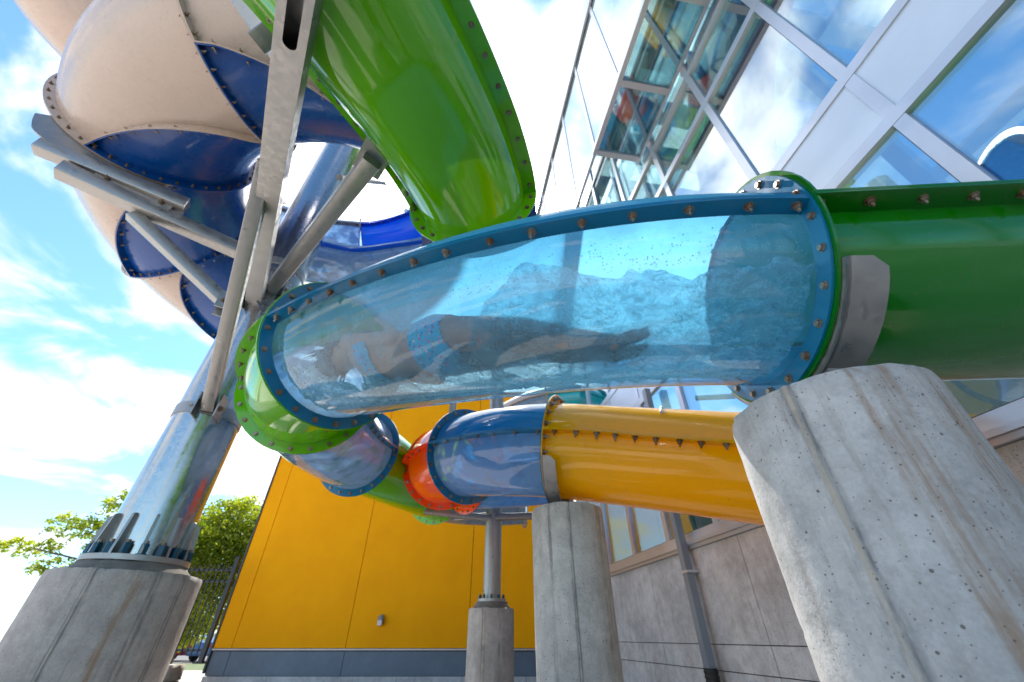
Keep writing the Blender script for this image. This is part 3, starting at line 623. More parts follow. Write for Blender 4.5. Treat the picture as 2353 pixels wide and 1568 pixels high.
# clamp plates
for (pp, d_) in ((Vector((-4.12, 2.10, 3.64)), Vector((-.76, -.65, 0))), (Vector((-3.78, 2.42, 3.64)), Vector((-.76, -.65, 0)))):
    pass
cl = Vector((-.76, -.65, 0)).normalized(); cn = Vector((cl.y, -cl.x, 0))
for s_ in (1, -1):
    mb = MB(); mb.beam(Vector((-4.16, 2.20, 3.645)) + cn*0.085*s_, Vector((-3.66, 2.58, 3.645)) + cn*0.085*s_, 0.014, 0.13); cp = part('clamp_plate', mb, GALV, colL)
    for f in (0.15, 0.85): place_bolt(BOLT_S, Vector((-4.16, 2.20, 3.645)).lerp(Vector((-3.66, 2.58, 3.645)), f) + cn*0.092*s_, cn*s_, cp)
for zc_, ang in ((1.62, 0), (2.92, 0), (3.52, 0), (3.12, 0)):
    mb = MB(); mb.cyl((pL[0], pL[1], zc_-0.05), (pL[0], pL[1], zc_+0.05), 0.272, n=60); cb_ = part('collar_band', mb, GALV, colL, smooth=40)
for (p0, d_, zz) in ((Vector((-2.65, 3.13, 1.60)), Vector((0.3, -1, 0)), 1), (Vector((-2.74, 3.08, 2.86)), Vector((.3, -1, 0)), 1), (Vector((-3.06, 3.16, 2.83)), Vector((-.8, -.6, 0)), 1), (Vector((-2.62, 3.15, 3.10)), Vector((.6, -.8, 0)), 1)):
    d_ = d_.normalized(); q = Vector((-d_.y, d_.x, 0))
    for s_ in (1, -1):
        mb = MB(); mb.beam(p0 + q*0.085*s_ - d_*0.02 - Vector((0,0,.09)), p0 + q*0.085*s_ - d_*0.02 + Vector((0,0,.12)), 0.012, 0.20, up=d_); lug = part('lug_plate', mb, GALV, colL)
        place_bolt(BOLT_S, p0 + q*0.091*s_ + d_*0.03, q*s_, lug)
# saddle plate that carries the large white and blue slide
Fc = frames(c2); fr = Fc[0]; mb = MB(); V = []; n = 26; d_ = fr[1]*0.02
for j in range(n+1):
    a = R(226 + (292-226)*j/n); q0 = at(fr, a, RC+0.05); e = min(j, n-j)/n
    dep = 0.10 + 0.12*min(1, e*6)
    q1 = at(fr, a, RC+WC+dep)
    V += [q0 + d_, q1 + d_, q1 + d_ + fr[1]*0.016, q0 + d_ + fr[1]*0.016]
mb.add(V, [(4*j+k, 4*j+(k+1) % 4, 4*j+4+(k+1) % 4, 4*j+4+k) for j in range(n) for k in range(4)] + [(0,1,2,3), (4*n+3, 4*n+2, 4*n+1, 4*n)])
part('saddle_plate', mb, GALV, colL, smooth=40)
# bracket that holds the green tube
mb = MB(); mb.beam((-1.10, 1.62, 2.80), (-.92, 1.40, 2.765), 0.20, 0.016); ep = part('end_plate', mb, GALV, colL); place_bolt(BOLT_S, (-1.05, 1.55, 2.78), (-.1, -.1, -.99), ep)
# arms of the thin column
for (a, b, s_) in (((-.3, 6.42, 1.44), (-1.32, 6.30, 1.52), .09), ((-.26, 6.42, 1.46), (.72, 6.55, 1.52), .09), ((-.28, 6.45, 1.50), (-.95, 7.2, 1.62), .08), ((-.25, 6.5, 3.75), (-.98, 5.9, 3.2), .10), ((-.28, 6.5, 4.1), (.55, 7.3, 4.3), .09)):
    armp('support_arm', a, b, s_, s_, parent=colC, bev=0.008)
armp('hanger_post', (-.98, 5.9, 3.35), (-.98, 5.9, 2.2), .10, .10, up=(0,1,0), parent=colC, bev=.008)

# ------------------------------------------------------------------ yellow wall building
WY = 11.5
yb = thing('yellow_building', (-3, WY, -1.25), 'windowless building clad in smooth yellow panels above a grey base', 'building')
XS = [-6.86, -6.44, -3.83, -1.02, 1.75]; ZT, ZB = 6.4, -0.20
for x0, x1 in zip(XS, XS[1:]):
    mb = MB(); mb.box(((x0+x1)/2, WY+0.03, (ZB+ZT)/2), (x1-x0-0.014, 0.06, ZT-ZB)); part('wall_panel', mb, WALLY, yb)
    mb = MB(); mb.box(((x0+x1)/2, WY+0.05, -0.475), (x1-x0-0.012, 0.05, 0.43)); part('base_panel', mb, STRIP, yb)
mb = MB(); mb.box((-2.55, WY+0.02, ZB-0.025), (8.62, 0.09, 0.03)); part('drip_flashing', mb, FLASH, yb)
mb = MB(); mb.box((-2.55, WY+5.1, 2.7), (8.58, 10, 7.5)); part('wall_core', mb, TRIM, yb)
mb = MB(); mb.box((-6.885, WY+0.06, 2.9), (0.04, 0.16, 7.1)); part('corner_trim', mb, TRIM, yb)
mb = MB(); mb.box((-2.55, WY+0.06, ZT+0.03), (8.7, 0.2, 0.07)); part('coping', mb, TRIM, yb)
for k in range(6):
    x0 = -6.88 + k*1.44; mb = MB(); mb.box((x0+0.72, WY+0.12, -0.98), (1.43, 0.22, 0.56)); part('concrete_base', mb, CONC_W, yb)
wl = MB(); wl.box((0,0,0), (0.13, 0.13, 0.22)); me = wl.mesh('wall_light'); bm = bmesh.new(); bm.from_mesh(me); bmesh.ops.bevel(bm, geom=bm.edges[:], offset=0.035, segments=3, affect='EDGES'); bm.to_mesh(me); bm.free()
lt = thing('wall_light', (-3.1, WY-0.065, 0.32), 'small grey wall light fixed to the yellow wall', 'wall light'); obj('housing', me, LAMPG, lt)
mb = MB(); mb.box((-3.1, WY-0.135, 0.27), (0.10, 0.02, 0.10)); part('lens', mb, FLASH, lt)

# ------------------------------------------------------------------ glass building
W0 = Vector((2.143, 8.534, 0)); DW = Vector((-.16280, .98666, 0)); NW = Vector((-DW.y, DW.x, 0))   # NW points out of the wall, towards the plaza
def WP(u, z, d=0.0): return W0 + DW*u + NW*d + Vector((0,0,z))
gb = thing('glass_building', tuple(WP(-5, -1.25)), 'aluminium and glass curtain wall building on a concrete plinth', 'building')
def wbox(mb, u0, u1, z0, z1, d0, d1):
    P = [WP(u, z, d) for d in (d0, d1) for z in (z0, z1) for u in (u0, u1)]
    mb.add(P, [(0,1,3,2),(4,6,7,5),(0,4,5,1),(2,3,7,6),(0,2,6,4),(1,5,7,3)])
def wpart(name, mat, *b, parent=None): mb = MB(); wbox(mb, *b); return part(name, mb, mat, parent or gb)
U = [-18.0 + 0, -15.3, -13.95, -12.6, -11.25, -9.9, -8.42, -7.06, -5.80, -4.42, -3.05, -1.75, -0.45, 0.85, 2.1, 3.1]
LV = [1.13, 3.60, 4.43, 6.86, 7.95, 11.0, 15.0]
kinds = ['g', 's', 'g', 'g', 'g', 'g']
for li in range(len(LV)-1):
    z0, z1 = LV[li], LV[li+1]
    for u0, u1 in zip(U, U[1:]):
        if kinds[li] == 'g':
            wpart('pane', FGLASS, u0+0.03, u1-0.03, z0+0.03, z1-0.03, -0.055, -0.035)
        else:
            wpart('spandrel_panel', SPAN, u0+0.036, u1-0.036, z0+0.036, z1-0.036, -0.05, -0.012)
mw = 0.055
for u in U:
    for z0, z1 in zip(LV, LV[1:]): wpart('mullion', ALU, u-mw, u+mw, z0+mw, z1-mw, -0.13, 0.0)
for z in LV: wpart('transom', ALU, U[0]-.06, U[-1]+.06, z-mw-0.01, z+mw+0.01, -0.13, 0.004)
for li, z in enumerate(LV[:-1]):
    wpart('gasket', GASK, U[0], U[-1], z+mw+0.01, z+mw+0.024, -0.06, -0.02)
for u in U: wpart('gasket', GASK, u+mw, u+mw+0.012, LV[0]+.08, LV[-1]-.08, -0.06, -0.022)
wpart('sill', ALU, U[0], U[-1]+.06, 1.03, 1.075, -0.1, 0.07)
wpart('sill', ALU, U[0], U[-1]+.06, 0.985, 1.028, -0.1, 0.045)
# eaves and roof
EZ = 13.2
wpart('eave', ALU, U[0], U[-1]+.4, EZ, EZ+.30, 0.80, 1.03)
wpart('eave_edge', ALU, U[0], U[-1]+.42, EZ-.25, EZ+.5, 1.034, 1.09)
# projecting glazed bay
BZ0, BD = 8.36, 1.03
bay_u = [-4.05, -5.40, -6.75, -8.1, -9.5, -10.9, -12.3]
for u0, u1 in zip(bay_u, bay_u[1:]):
    wpart('bay_pane', BGLASS, u1+.03, u0-.03, BZ0+.0, BZ0+.02, 0.05, BD-.05)
    wpart('bay_pane', FGLASS, u1+.03, u0-.03, BZ0+.10, EZ-.06, BD-.03, BD-.01)
for u in bay_u:
    wpart('bay_mullion', ALU, u-.055, u+.055, BZ0-.06, BZ0+.06, 0.01, BD-.045)
    wpart('bay_mullion', ALU, u-.055, u+.055, BZ0+.07, EZ-.03, BD-.09, BD+.005)
wpart('bay_edge', ALU, bay_u[-1]-.05, bay_u[0]+.05, BZ0-.07, BZ0+.065, BD-.04, BD+.05)
wpart('bay_edge', ALU, bay_u[-1]-.05, bay_u[0]+.05, BZ0-.05, BZ0+.05, 0.006, 0.05)
wpart('bay_end', FGLASS, bay_u[0]+.0, bay_u[0]+.02, BZ0+.1, EZ-.06, 0.05, BD-.09)
far_u = [-4.05, -2.7, -1.35, 0.0, 1.35, 2.7]
for u0, u1 in zip(far_u, far_u[1:]): wpart('bay_pane', FGLASS, u0+.05, u1-.03, BZ0+.10, EZ-.06, BD-.03, BD-.01)
for u in far_u[1:]: wpart('bay_mullion', ALU, u-.055, u+.055, BZ0+.07, EZ-.03, BD-.09, BD+.005)
wpart('bay_edge', ALU, far_u[0]+.06, far_u[-1]+.05, BZ0-.03, BZ0+.065, BD-.04, BD+.02)
# concrete plinth with its pour joints, pieces proud of recessed joints
for z0, z1 in ((-1.27, -0.33), (-0.32, -0.075), (-0.065, 0.98)):
    for u0 in [-17.9 + 2.42*k for k in range(9)]:
        wpart('plinth_panel', CONC_W, u0+0.004, min(u0+2.414, 3.3), z0, z1, -0.25, 0.0)
wpart('plinth_core', TRIM, -17.9, 3.2, -1.27, 0.97, -0.3, -0.02)
# interior: floor, back wall, columns, roof beams with sky between
wpart('interior_floor', INTW, U[0], U[-1], 0.75, 0.95, -9, -0.3)
wpart('interior_wall', INTW, U[0], U[-1], 0.96, 6.0, -9.2, -9.0)
wpart('interior_wall', INTO, -3.4, 0.4, 0.96, 3.4, -2.2, -2.0)
for k in range(14): wpart('roof_beam', ALU, U[0]+1.5*k, U[0]+1.5*k+.5, 14.2, 14.9, -9, -0.2)
for d in (-8, -6, -4, -2): wpart('roof_beam', ALU, U[0], U[-1], 14.0, 14.19, d-.35, d)
for k in range(8): wpart('interior_column', ALU, -16+2.6*k, -15.75+2.6*k, 0.96, 14.0, -4.3, -4.05)
for d in (-8.9,): 
    for z in (6.2, 9.6, 13): wpart('interior_beam', ALU, U[0], U[-1], z, z+.5, d, d+.3)
iS = thing('indoor_slide', tuple(WP(-8.2, 4.2, -2.2)), 'magenta tube slide seen indoors through the big window', 'water slide')
i1_ = catmull([WP(-13, 6.0, -2.6), WP(-10.5, 5.1, -2.0), WP(-8.6, 4.4, -1.9), WP(-7.6, 3.9, -2.6), WP(-7.2, 3.5, -3.6)]); section(iS, i1_, .6, .08, (MAGE, MAGE), (MAGE, MAGE), bolts=False)
iS2 = thing('indoor_slide', tuple(WP(-8.2, 2.0, -1.6)), 'green tube slide seen indoors through the lower window', 'water slide')
i2_ = catmull([WP(-13, 3.0, -1.6), WP(-10.5, 2.6, -1.4), WP(-8, 2.2, -1.7), WP(-6.4, 1.9, -2.8)]); section(iS2, i2_, .5, .08, (GREEN, GREEN), (GREEN, GREEN), bolts=False)
iS3 = thing('indoor_slide', tuple(WP(-7, 9, -2.5)), 'crimson tube slide seen indoors through the glazed bay', 'water slide')
i3_ = catmull([WP(-11, 11.5, -2.5), WP(-8, 10.6, -1.6), WP(-5.6, 9.8, -1.7), WP(-3.5, 9.2, -3)]); section(iS3, i3_, .8, .08, (REDO, REDO), (MAGE, MAGE), bolts=False)
iS4 = thing('indoor_slide', tuple(WP(-1.4, 1.3, -1.2)), 'turquoise tube slide seen indoors through the low corner window', 'water slide')
i4_ = catmull([WP(-3.0, 1.9, -1.0), WP(-1.6, 1.7, -1.0), WP(-.6, 1.6, -1.3)]); section(iS4, i4_, .42, .07, (TURQ, TURQ), (TURQ, TURQ), bolts=False)
# downpipe
dpipe = thing('downpipe', tuple(WP(-2.33, -1.25, .06)), 'square grey downpipe on the concrete plinth with black corrugated end', 'downpipe')
wpart('pipe', PIPE, -2.39, -2.275, -0.32, 3.55, 0.075, 0.175, parent=dpipe)
for z in (0.7, 2.4): wpart('strap', ALU, -2.42, -2.245, z, z+.03, 0.0, 0.18, parent=dpipe)
mb = MB(); cpt = WP(-2.333, 0, .125); V = []; n = 24; rows = 60
for i in range(rows+1):
    z = -1.26 + (0.96)*i/rows; rr = 0.082 + 0.006*math.sin(i*PI/1.5)
    V += [(cpt.x + rr*math.cos(2*PI*j/n), cpt.y + rr*math.sin(2*PI*j/n), z) for j in range(n)]
mb.add(V, [(i*n+j, i*n+(j+1) % n, (i+1)*n+(j+1) % n, (i+1)*n+j) for i in range(rows) for j in range(n)]); part('corrugated_boot', mb, BLACKP, dpipe, smooth=80)

# ------------------------------------------------------------------ fence, stone wall, trees, cars
fn = thing('picket_fence', (-6.5, 10.6, -.44), 'black metal picket fence between the wide pier and the yellow building', 'fence')
FX0, FX1, FY = -9.1, -6.48, 10.6
for x in (FX1, -8.2): mb = MB(); mb.box((x, FY, 0.53), (0.085, 0.085, 1.94)); mb.box((x, FY, 1.515), (0.10, 0.10, 0.03)); mb.box((x, FY, -0.43), (0.2, 0.2, 0.02)); part('post', mb, FENCEM, fn)
for z in (-0.22, 1.03, 1.26): mb = MB(); mb.box(((FX0+FX1)/2, FY, z), (FX1-FX0, 0.036, 0.04)); part('rail', mb, FENCEM, fn)
pm = MB(); pm.box((0,0,0), (0.02, 0.02, 1.66)); pm = pm.mesh('picket'); pm.materials.append(FENCEM)
k = 0; x = FX1 - 0.13
while x > FX0:
    o = obj('picket', pm, None, fn); o.location = Vector((x, FY-0.03, 0.53)) - Vector(fn.location); x -= 0.115
st = thing('stone_wall', (-7.7, 10.6, -1.25), 'low wall of pale split stone blocks under the black fence', 'wall')
for row in range(3):
    x = -10.2 + row*0.23
    while x < -6.95:
        L_ = random.uniform(.48, .72); me = bpy.data.meshes.new('stone_block'); bm = bmesh.new(); bmesh.ops.create_cube(bm, size=1)
        bmesh.ops.scale(bm, vec=(min(L_, -6.92-x) - .015, .5, .258), verts=bm.verts); bmesh.ops.subdivide_edges(bm, edges=bm.edges[:], cuts=3, use_grid_fill=True)
        for v in bm.verts: v.co += Vector((noise.noise(v.co*5 + Vector((x, row, 0))), noise.noise(v.co*5 + Vector((7, x, row))), noise.noise(v.co*5 + Vector((row, 3, x)))))*0.022
        bm.to_mesh(me); bm.free(); me.polygons.foreach_set('use_smooth', [True]*len(me.polygons))
        o = obj('stone_block', me, STONE, st); o.location = Vector((x+min(L_, -6.92-x)/2, 10.6, -1.12 + row*0.266)) - Vector(st.location); x += L_
def tree(name, base, h, blobs, leaf, label, nleaf=5000, ls=0.10, trunk=0.12, limbs=7, kindgroup='trees beyond the fence'):
    t = thing(name, base, label, 'tree', kindgroup); base = Vector(base); rnd = random.Random(int(base.x*100))
    mb = MB()
    top = base + Vector((0, 0, h)); prev = base.copy(); rp = trunk
    for k in range(1, 7):
        q = base + Vector((rnd.uniform(-.12, .12)*k*.4, rnd.uniform(-.1, .1)*k*.4, h*k/6)); rn = trunk*(1-k/7.5); mb.cyl(prev, q, rp, rn, n=9, caps=False); prev, rp = q, rn
    for c, rr in blobs:
        c = Vector(c); s0 = base + Vector((0, 0, max(h*.3, min(h*.85, (c.z-base.z)*0.7)))); m1 = s0.lerp(c, .5) + Vector((0,0,.15)); mb.cyl(s0, m1, trunk*.42, trunk*.28, n=6, caps=False); mb.cyl(m1, c, trunk*.28, trunk*.12, n=6, caps=False)
        for q in range(limbs):
            d = Vector((rnd.gauss(0,1), rnd.gauss(0,1), rnd.gauss(.3,.8))).normalized(); mb.cyl(m1.lerp(c, rnd.uniform(.3, 1)), c + Vector((d.x*rr[0], d.y*rr[1], d.z*rr[2]))*.85, trunk*.11, trunk*.03, n=4, caps=False)
    part('trunk', mb, BARK, t, smooth=60)
    mb = MB(); tot = sum(b[1][0]*b[1][1]*b[1][2] for b in blobs)
    for c, rr in blobs:
        nn = int(nleaf*rr[0]*rr[1]*rr[2]/tot); ncl = max(6, nn//26)
        for q in range(ncl):
            while True:
                d = Vector((rnd.uniform(-1,1), rnd.uniform(-1,1), rnd.uniform(-1,1)))
                if d.length < 1: break
            if d.length < .5 and rnd.random() < .6: d = d.normalized()*rnd.uniform(.5, 1)
            cc = Vector(c) + Vector((d.x*rr[0], d.y*rr[1], d.z*rr[2])) ; cs = min(rr)*rnd.uniform(.10, .22)
            for z in range(26):
                e = Vector((rnd.gauss(0,1), rnd.gauss(0,1), rnd.gauss(0,.7)))*cs; pos = cc + e
                a = Vector((rnd.gauss(0,1), rnd.gauss(0,1), rnd.gauss(-.2,.6))).normalized(); b = a.cross(Vector((rnd.gauss(0,1), rnd.gauss(0,1), rnd.gauss(0,1)))).normalized(); l = ls*rnd.uniform(.6, 1.3)
                mb.add([pos, pos + a*l*.5 + b*l*.28, pos + a*l, pos + a*l*.5 - b*l*.28], [(0,1,2,3)])
    part('crown', mb, leaf, t); return t
tree('leafy_tree', (-10.9, 16.2, -1.25), 4.6, [((-11.0,16,2.4), (2.0,1.7,1.2)), ((-10.4,16.2,3.5), (1.3,1.2,.85)), ((-12.2,16.4,1.4), (1.4,1.2,.9)), ((-9.9,15.8,1.2), (1.2,1.1,.9)), ((-11.2,16,.3), (1.3,1.1,.6))], LEAF, 'sunlit leafy tree behind the black fence', 52000, .115)
tree('leafy_tree', (-9.9, 12.6, -1.25), 4.4, [((-12.2,12.3,2.55), (1.1,.7,.32)), ((-13.4,12.2,2.0), (.85,.6,.22)), ((-11.4,12.5,3.2), (.8,.7,.35)), ((-10.6,12.4,3.9), (.55,.5,.4)), ((-12.6,12.4,1.55), (.6,.5,.25)), ((-11.4,12.5,2.0), (.6,.5,.3))], LEAF, 'thin tree with sparse sunny branches behind the wide pier', 7800, .085, .10, 9)
tree('leafy_tree', (-41, 34, -1.25), 3.0, [((-41,34,1.5), (2.2,1.9,1.4)), ((-43,35,1.0), (2.0,1.8,1.4)), ((-39.6,34,.6), (1.2,1.1,.8))], LEAF2, 'round far tree above the parked white van', 9000, .3, .2)
for k, (x, y, s_) in enumerate(((-58, 66, 5.5), (-27, 74, 4.4))):
    tree('leafy_tree', (x, y, -1.25), s_, [((x, y, s_*.62), (s_*.75, s_*.6, s_*.55)), ((x+s_*.5, y, s_*.4), (s_*.5, s_*.5, s_*.4)), ((x-s_*.5, y, s_*.35), (s_*.5, s_*.5, s_*.4))], LEAF2, ('far green tree beyond the white van', 'far green tree beyond the red and white cars')[k], 5000, .55, .25)
GLASSD = paint('dark car glass', (0.02, 0.025, 0.03), 0.08, 0.1); TYRE = paint('tyre rubber', (0.02, 0.02, 0.02), 0.8, 0.2); RIM = paint('wheel rim', (0.5, 0.5, 0.5), 0.3, 0.1, 0.8); LAMPW = paint('lamp lens', (0.7, 0.7, 0.68), 0.15, 0.05); LAMPR = paint('tail lamp', (0.4, 0.01, 0.01), 0.2, 0.05)
def car(loc, rz, col, label, van=False):
    t = thing('parked_car', loc, label, 'van' if van else 'car', 'cars in the car park'); t.rotation_euler = (0, 0, rz)
    pm_ = paint(label, col, 0.25, 0.03)
    if van: prof = [(-2.4,.35),(-2.4,1.0),(-2.35,2.1),(1.0,2.15),(1.6,1.35),(2.3,1.15),(2.4,.7),(2.4,.35)]; win = [(-.6,1.25),(-.6,1.95),(.95,1.98),(1.42,1.36)]; wd = .95
    else: prof = [(-2.15,.3),(-2.2,.75),(-2.05,.98),(-1.6,1.02),(-1.0,1.43),(.3,1.46),(1.05,1.0),(1.95,.86),(2.15,.62),(2.15,.3)]; win = [(-1.35,1.02),(-.95,1.36),(.28,1.38),(.9,1.02)]; wd = .88
    def ext(pr, y0, y1, inset=0.0):
        n = len(pr); mb = MB(); V = []
        for y in (y0, y1):
            for x, z in pr: V.append((x, y*(1 - .16*max(0, z-.9)), z))
        mb.add(V, [tuple(range(n)), tuple(range(n, 2*n))[::-1]] + [(i, n+i, n+(i+1) % n, (i+1) % n) for i in range(n)]); return mb
    body = obj('body', ext(prof, -wd, wd).mesh('body'), pm_, t); bm = bmesh.new(); bm.from_mesh(body.data); bmesh.ops.recalc_face_normals(bm, faces=bm.faces); bmesh.ops.bevel(bm, geom=bm.edges[:], offset=.05, segments=2, affect='EDGES'); bm.to_mesh(body.data); bm.free(); autosmooth(body.data, 40)
    for s_ in (-1, 1): obj('window', ext(win, s_*(wd-.05), s_*(wd+.012)).mesh('window'), GLASSD, t)
    mb = MB()
    (xa, za), (xb, zb) = (prof[3], prof[4]) if van else (prof[5], prof[6])
    nx, nz2 = (zb-za), -(xb-xa); ln = math.hypot(nx, nz2); nx, nz2 = -nx/ln*.015*-1, -nz2/ln*.015*-1
    nx, nz2 = abs(nx), abs(nz2)
    P = [(xa+.08*(xb-xa)+nx, za+.08*(zb-za)+nz2), (xb-.06*(xb-xa)+nx, zb-.06*(zb-za)+nz2)]
    mb.add([(P[0][0], -.66, P[0][1]), (P[0][0], .66, P[0][1]), (P[1][0], .76, P[1][1]), (P[1][0], -.76, P[1][1])], [(0,1,2,3)]); obj('windscreen', mb.mesh('windscreen'), GLASSD, t)
    for x in (-1.35, 1.35):
        for s_ in (-1, 1):
            mb = MB(); mb.cyl((x, s_*(wd-.19), .33), (x, s_*(wd+.015), .33), .33, n=22); wh = obj('wheel', mb.mesh('tyre'), TYRE, t)
            mb = MB(); mb.cyl((x, s_*(wd-.02), .33), (x, s_*(wd+.025), .33), .2, n=16); obj('rim', mb.mesh('rim'), RIM, wh)
    for s_ in (-1, 1):
        mb = MB(); mb.box((prof[-2][0]-.03, s_*.62, .68), (.12, .3, .14)); obj('headlight', mb.mesh('headlight'), LAMPW, t)
        mb = MB(); mb.box((prof[1][0]+.05, s_*.66, .8), (.12, .22, .16)); obj('tail_light', mb.mesh('tail_light'), LAMPR, t)
    return t
car((-22.0, 32.2, -1.24), R(82), (0.35, 0.02, 0.03), 'red car parked beyond the black fence')
car((-24.6, 33.0, -1.24), R(84), (0.7, 0.7, 0.7), 'white car parked beside the red car')
car((-19.4, 33.6, -1.24), R(86), (0.08, 0.16, 0.32), 'dark blue car parked beyond the yellow building')
car((-27.3, 33.5, -1.24), R(80), (0.4, 0.42, 0.45), 'silver car parked beside the white car')
car((-36.4, 28.0, -1.24), R(15), (0.75, 0.75, 0.74), 'white van parked under the round far tree', van=True)

# ------------------------------------------------------------------ rider and water inside the clear section
FA = frames(blueA); LAq = [0.0]
for i in range(len(blueA)-1): LAq.append(LAq[-1] + (blueA[i+1]-blueA[i]).length)
def Q(s, lat, vert):       # point inside the clear section: s along it from the pier, lat towards the plaza (+), vert up
    s = max(-0.3, s); i = max([j for j in range(len(LAq)) if LAq[j] <= s] or [0]); i = min(i, len(LAq)-2); f = (s-LAq[i])/(LAq[i+1]-LAq[i])
    p0 = blueA[i].lerp(blueA[i+1], f); sd = FA[i][2].lerp(FA[i+1][2], f).normalized(); u = FA[i][3].lerp(FA[i+1][3], f).normalized()
    return p0 - sd*lat + u*vert
LAT, VER = 0.125, -0.25
DS = 0.10        # how far down the tube the rider has come
person = thing('person', tuple(Q(1.40, LAT, VER)), 'rider in a flowered blue swimsuit lying on back inside the clear tube', 'person')
def B(s, l, v):
    k = max(0.0, 1.46 - s); s = s + k*0.19            # legs settle low in the trough
    return Q(s - DS, LAT + l - k*0.065, VER + v - k*0.10)
bmv, bmf = [], []
pb = MB()
def loft(rings, n=18):
    V = []
    for (c, ax, rx, ry, side, up) in rings:
        for j in range(n): a = 2*PI*j/n; V.append(c + side*rx*math.cos(a) + up*ry*math.sin(a))
    m_ = len(rings); F = [(i*n+j, i*n+(j+1) % n, (i+1)*n+(j+1) % n, (i+1)*n+j) for i in range(m_-1) for j in range(n)] + [tuple(range(n))[::-1], tuple(range((m_-1)*n, m_*n))]
    pb.add(V, F)
def chain(pts_, rad, flat=1.0):
    P = [Vector(p_) for p_ in pts_]; rings = []
    ref = Vector((0,0,1))
    dense, dr = [], []
    for i in range(len(P)-1):
        for k in range(5): f = k/5; dense.append(P[i].lerp(P[i+1], f)); dr.append(rad[i]+(rad[i+1]-rad[i])*f)
    dense.append(P[-1]); dr.append(rad[-1])
    for i, c in enumerate(dense):
        t = (dense[min(i+1, len(dense)-1)] - dense[max(i-1, 0)]).normalized(); sd = t.cross(ref)
        if sd.length < .1: sd = t.cross(Vector((0,1,0)))
        sd.normalize(); u = sd.cross(t); rings.append((c, t, dr[i], dr[i]*flat, sd, u))
    t0 = (dense[1]-dense[0]).normalized(); t1 = (dense[-1]-dense[-2]).normalized()
    r0 = rings[0]; rings.insert(0, (r0[0]-t0*r0[2]*.7, r0[1], r0[2]*.6, r0[3]*.6, r0[4], r0[5])); r1_ = rings[-1]; rings.append((r1_[0]+t1*r1_[2]*.7, r1_[1], r1_[2]*.6, r1_[3]*.6, r1_[4], r1_[5]))
    loft(rings, 14)
# torso (hips at s = 1.5, head towards larger s)
tor = [(1.36, .10, .085), (1.42, .165, .115), (1.50, .182, .128), (1.58, .168, .112), (1.68, .135, .095), (1.78, .142, .10), (1.90, .165, .112), (1.98, .172, .108), (2.04, .13, .085), (2.08, .07, .06), (2.14, .055, .055)]
rg_ = []
for s_, rx, ry in tor:
    i = min(range(len(LAq)), key=lambda q: abs(LAq[q]-s_+DS)); rg_.append((B(s_, 0, 0 if s_ < 1.9 else (s_-1.9)*.25), None, rx, ry, -FA[i][2], FA[i][3]))
loft(rg_, 26)
# head with a simple face
hc = B(2.255, 0, .10); ih = min(range(len(LAq)), key=lambda q: abs(LAq[q]-2.15)); hs_, hu, ht = -FA[ih][2], FA[ih][3], FA[ih][1]
rg_ = []
for k in range(11):
    a = -PI/2 + PI*k/10; rg_.append((hc + ht*math.sin(a)*.115, None, max(.012, .078*math.cos(a)**.8), max(.012, .098*math.cos(a)**.8), hs_, hu))
loft(rg_, 20)
chain([hc + hu*.09 + ht*.02, hc + hu*.112 - ht*.012], [.012, .015])
for s_ in (-1, 1): chain([hc + hs_*s_*.076 + ht*.0, hc + hs_*s_*.082 - ht*.03], [.014, .011])
# legs, feet, arms, hands
for s_ in (-1, 1):
    chain([B(1.46, .085*s_, .0), B(1.26, .082*s_, .0), B(1.04, .068*s_, .03), B(.86, .055*s_, .0), B(.66, .045*s_, -.005), B(.60, .044*s_, -.005)], [.088, .080, .056, .056, .036, .036])
    chain([B(.60, .044*s_, -.02), B(.56, .05*s_, .0), B(.50, .055*s_, .02), B(.455, .056*s_, .035)], [.036, .034, .036, .026], .8)
    for q in range(5): chain([B(.46, (.056 + (q-2)*.014)*s_, .034), B(.425 + abs(q-1)*.005, (.056 + (q-2)*.015)*s_, .046)], [.0105, .008])
    sh_ = B(2.0, .155*s_, .03); el = B(1.70, .135 if s_ > 0 else -.24, -.02 if s_ < 0 else .0); wr = B(1.88, .06*s_, .15 + (.02 if s_ > 0 else 0))
    chain([sh_, sh_.lerp(el, .5), el], [.052, .047, .038]); chain([el, el.lerp(wr, .35), wr], [.038, .038, .026])
    hd_ = (wr-el).normalized(); pl = wr + hd_*.05; chain([wr, pl, pl + hd_*.03], [.026, .036, .034], .55); perp = hd_.cross(hu).normalized()
    for q in range(4):
        b0 = pl + hd_*.045 + perp*(q-1.5)*.018; ln_ = (.062, .07, .066, .052)[q]; chain([b0, b0 + hd_*ln_*.5 + hu*.004, b0 + hd_*ln_ - hu*.008], [.0095, .0088, .0075])
    chain([wr + hd_*.03 + perp*.025*-1, wr + hd_*.055 - perp*.05, wr + hd_*.085 - perp*.058], [.012, .011, .009])
me = pb.mesh('body', off=Vector(person.location)); tmp = bpy.data.objects.new('tmp', me); LINK(tmp)
md = tmp.modifiers.new('r', 'REMESH'); md.mode = 'VOXEL'; md.voxel_size = 0.0075; md.use_smooth_shade = True
md2 = tmp.modifiers.new('s', 'SMOOTH'); md2.factor = 0.5; md2.iterations = 6
dg = bpy.context.evaluated_depsgraph_get(); bme = bpy.data.meshes.new_from_object(tmp.evaluated_get(dg)); bpy.data.objects.remove(tmp)
bme.polygons.foreach_set('use_smooth', [True]*len(bme.polygons))
m = NT('wet skin'); sk_ = m.mix(m.rng(m.noise(m.P, 9, 4), .35, .65), (0.52, 0.19, 0.11, 1), (0.62, 0.27, 0.17, 1))
SKIN = m.done(m.princ(Base_Color=sk_, Roughness=0.38, Subsurface_Weight=0.15, Subsurface_Radius=(.02, .008, .004), Subsurface_Scale=.3))
bme.materials.clear(); bme.materials.append(SKIN); body = obj('body', bme, None, person)
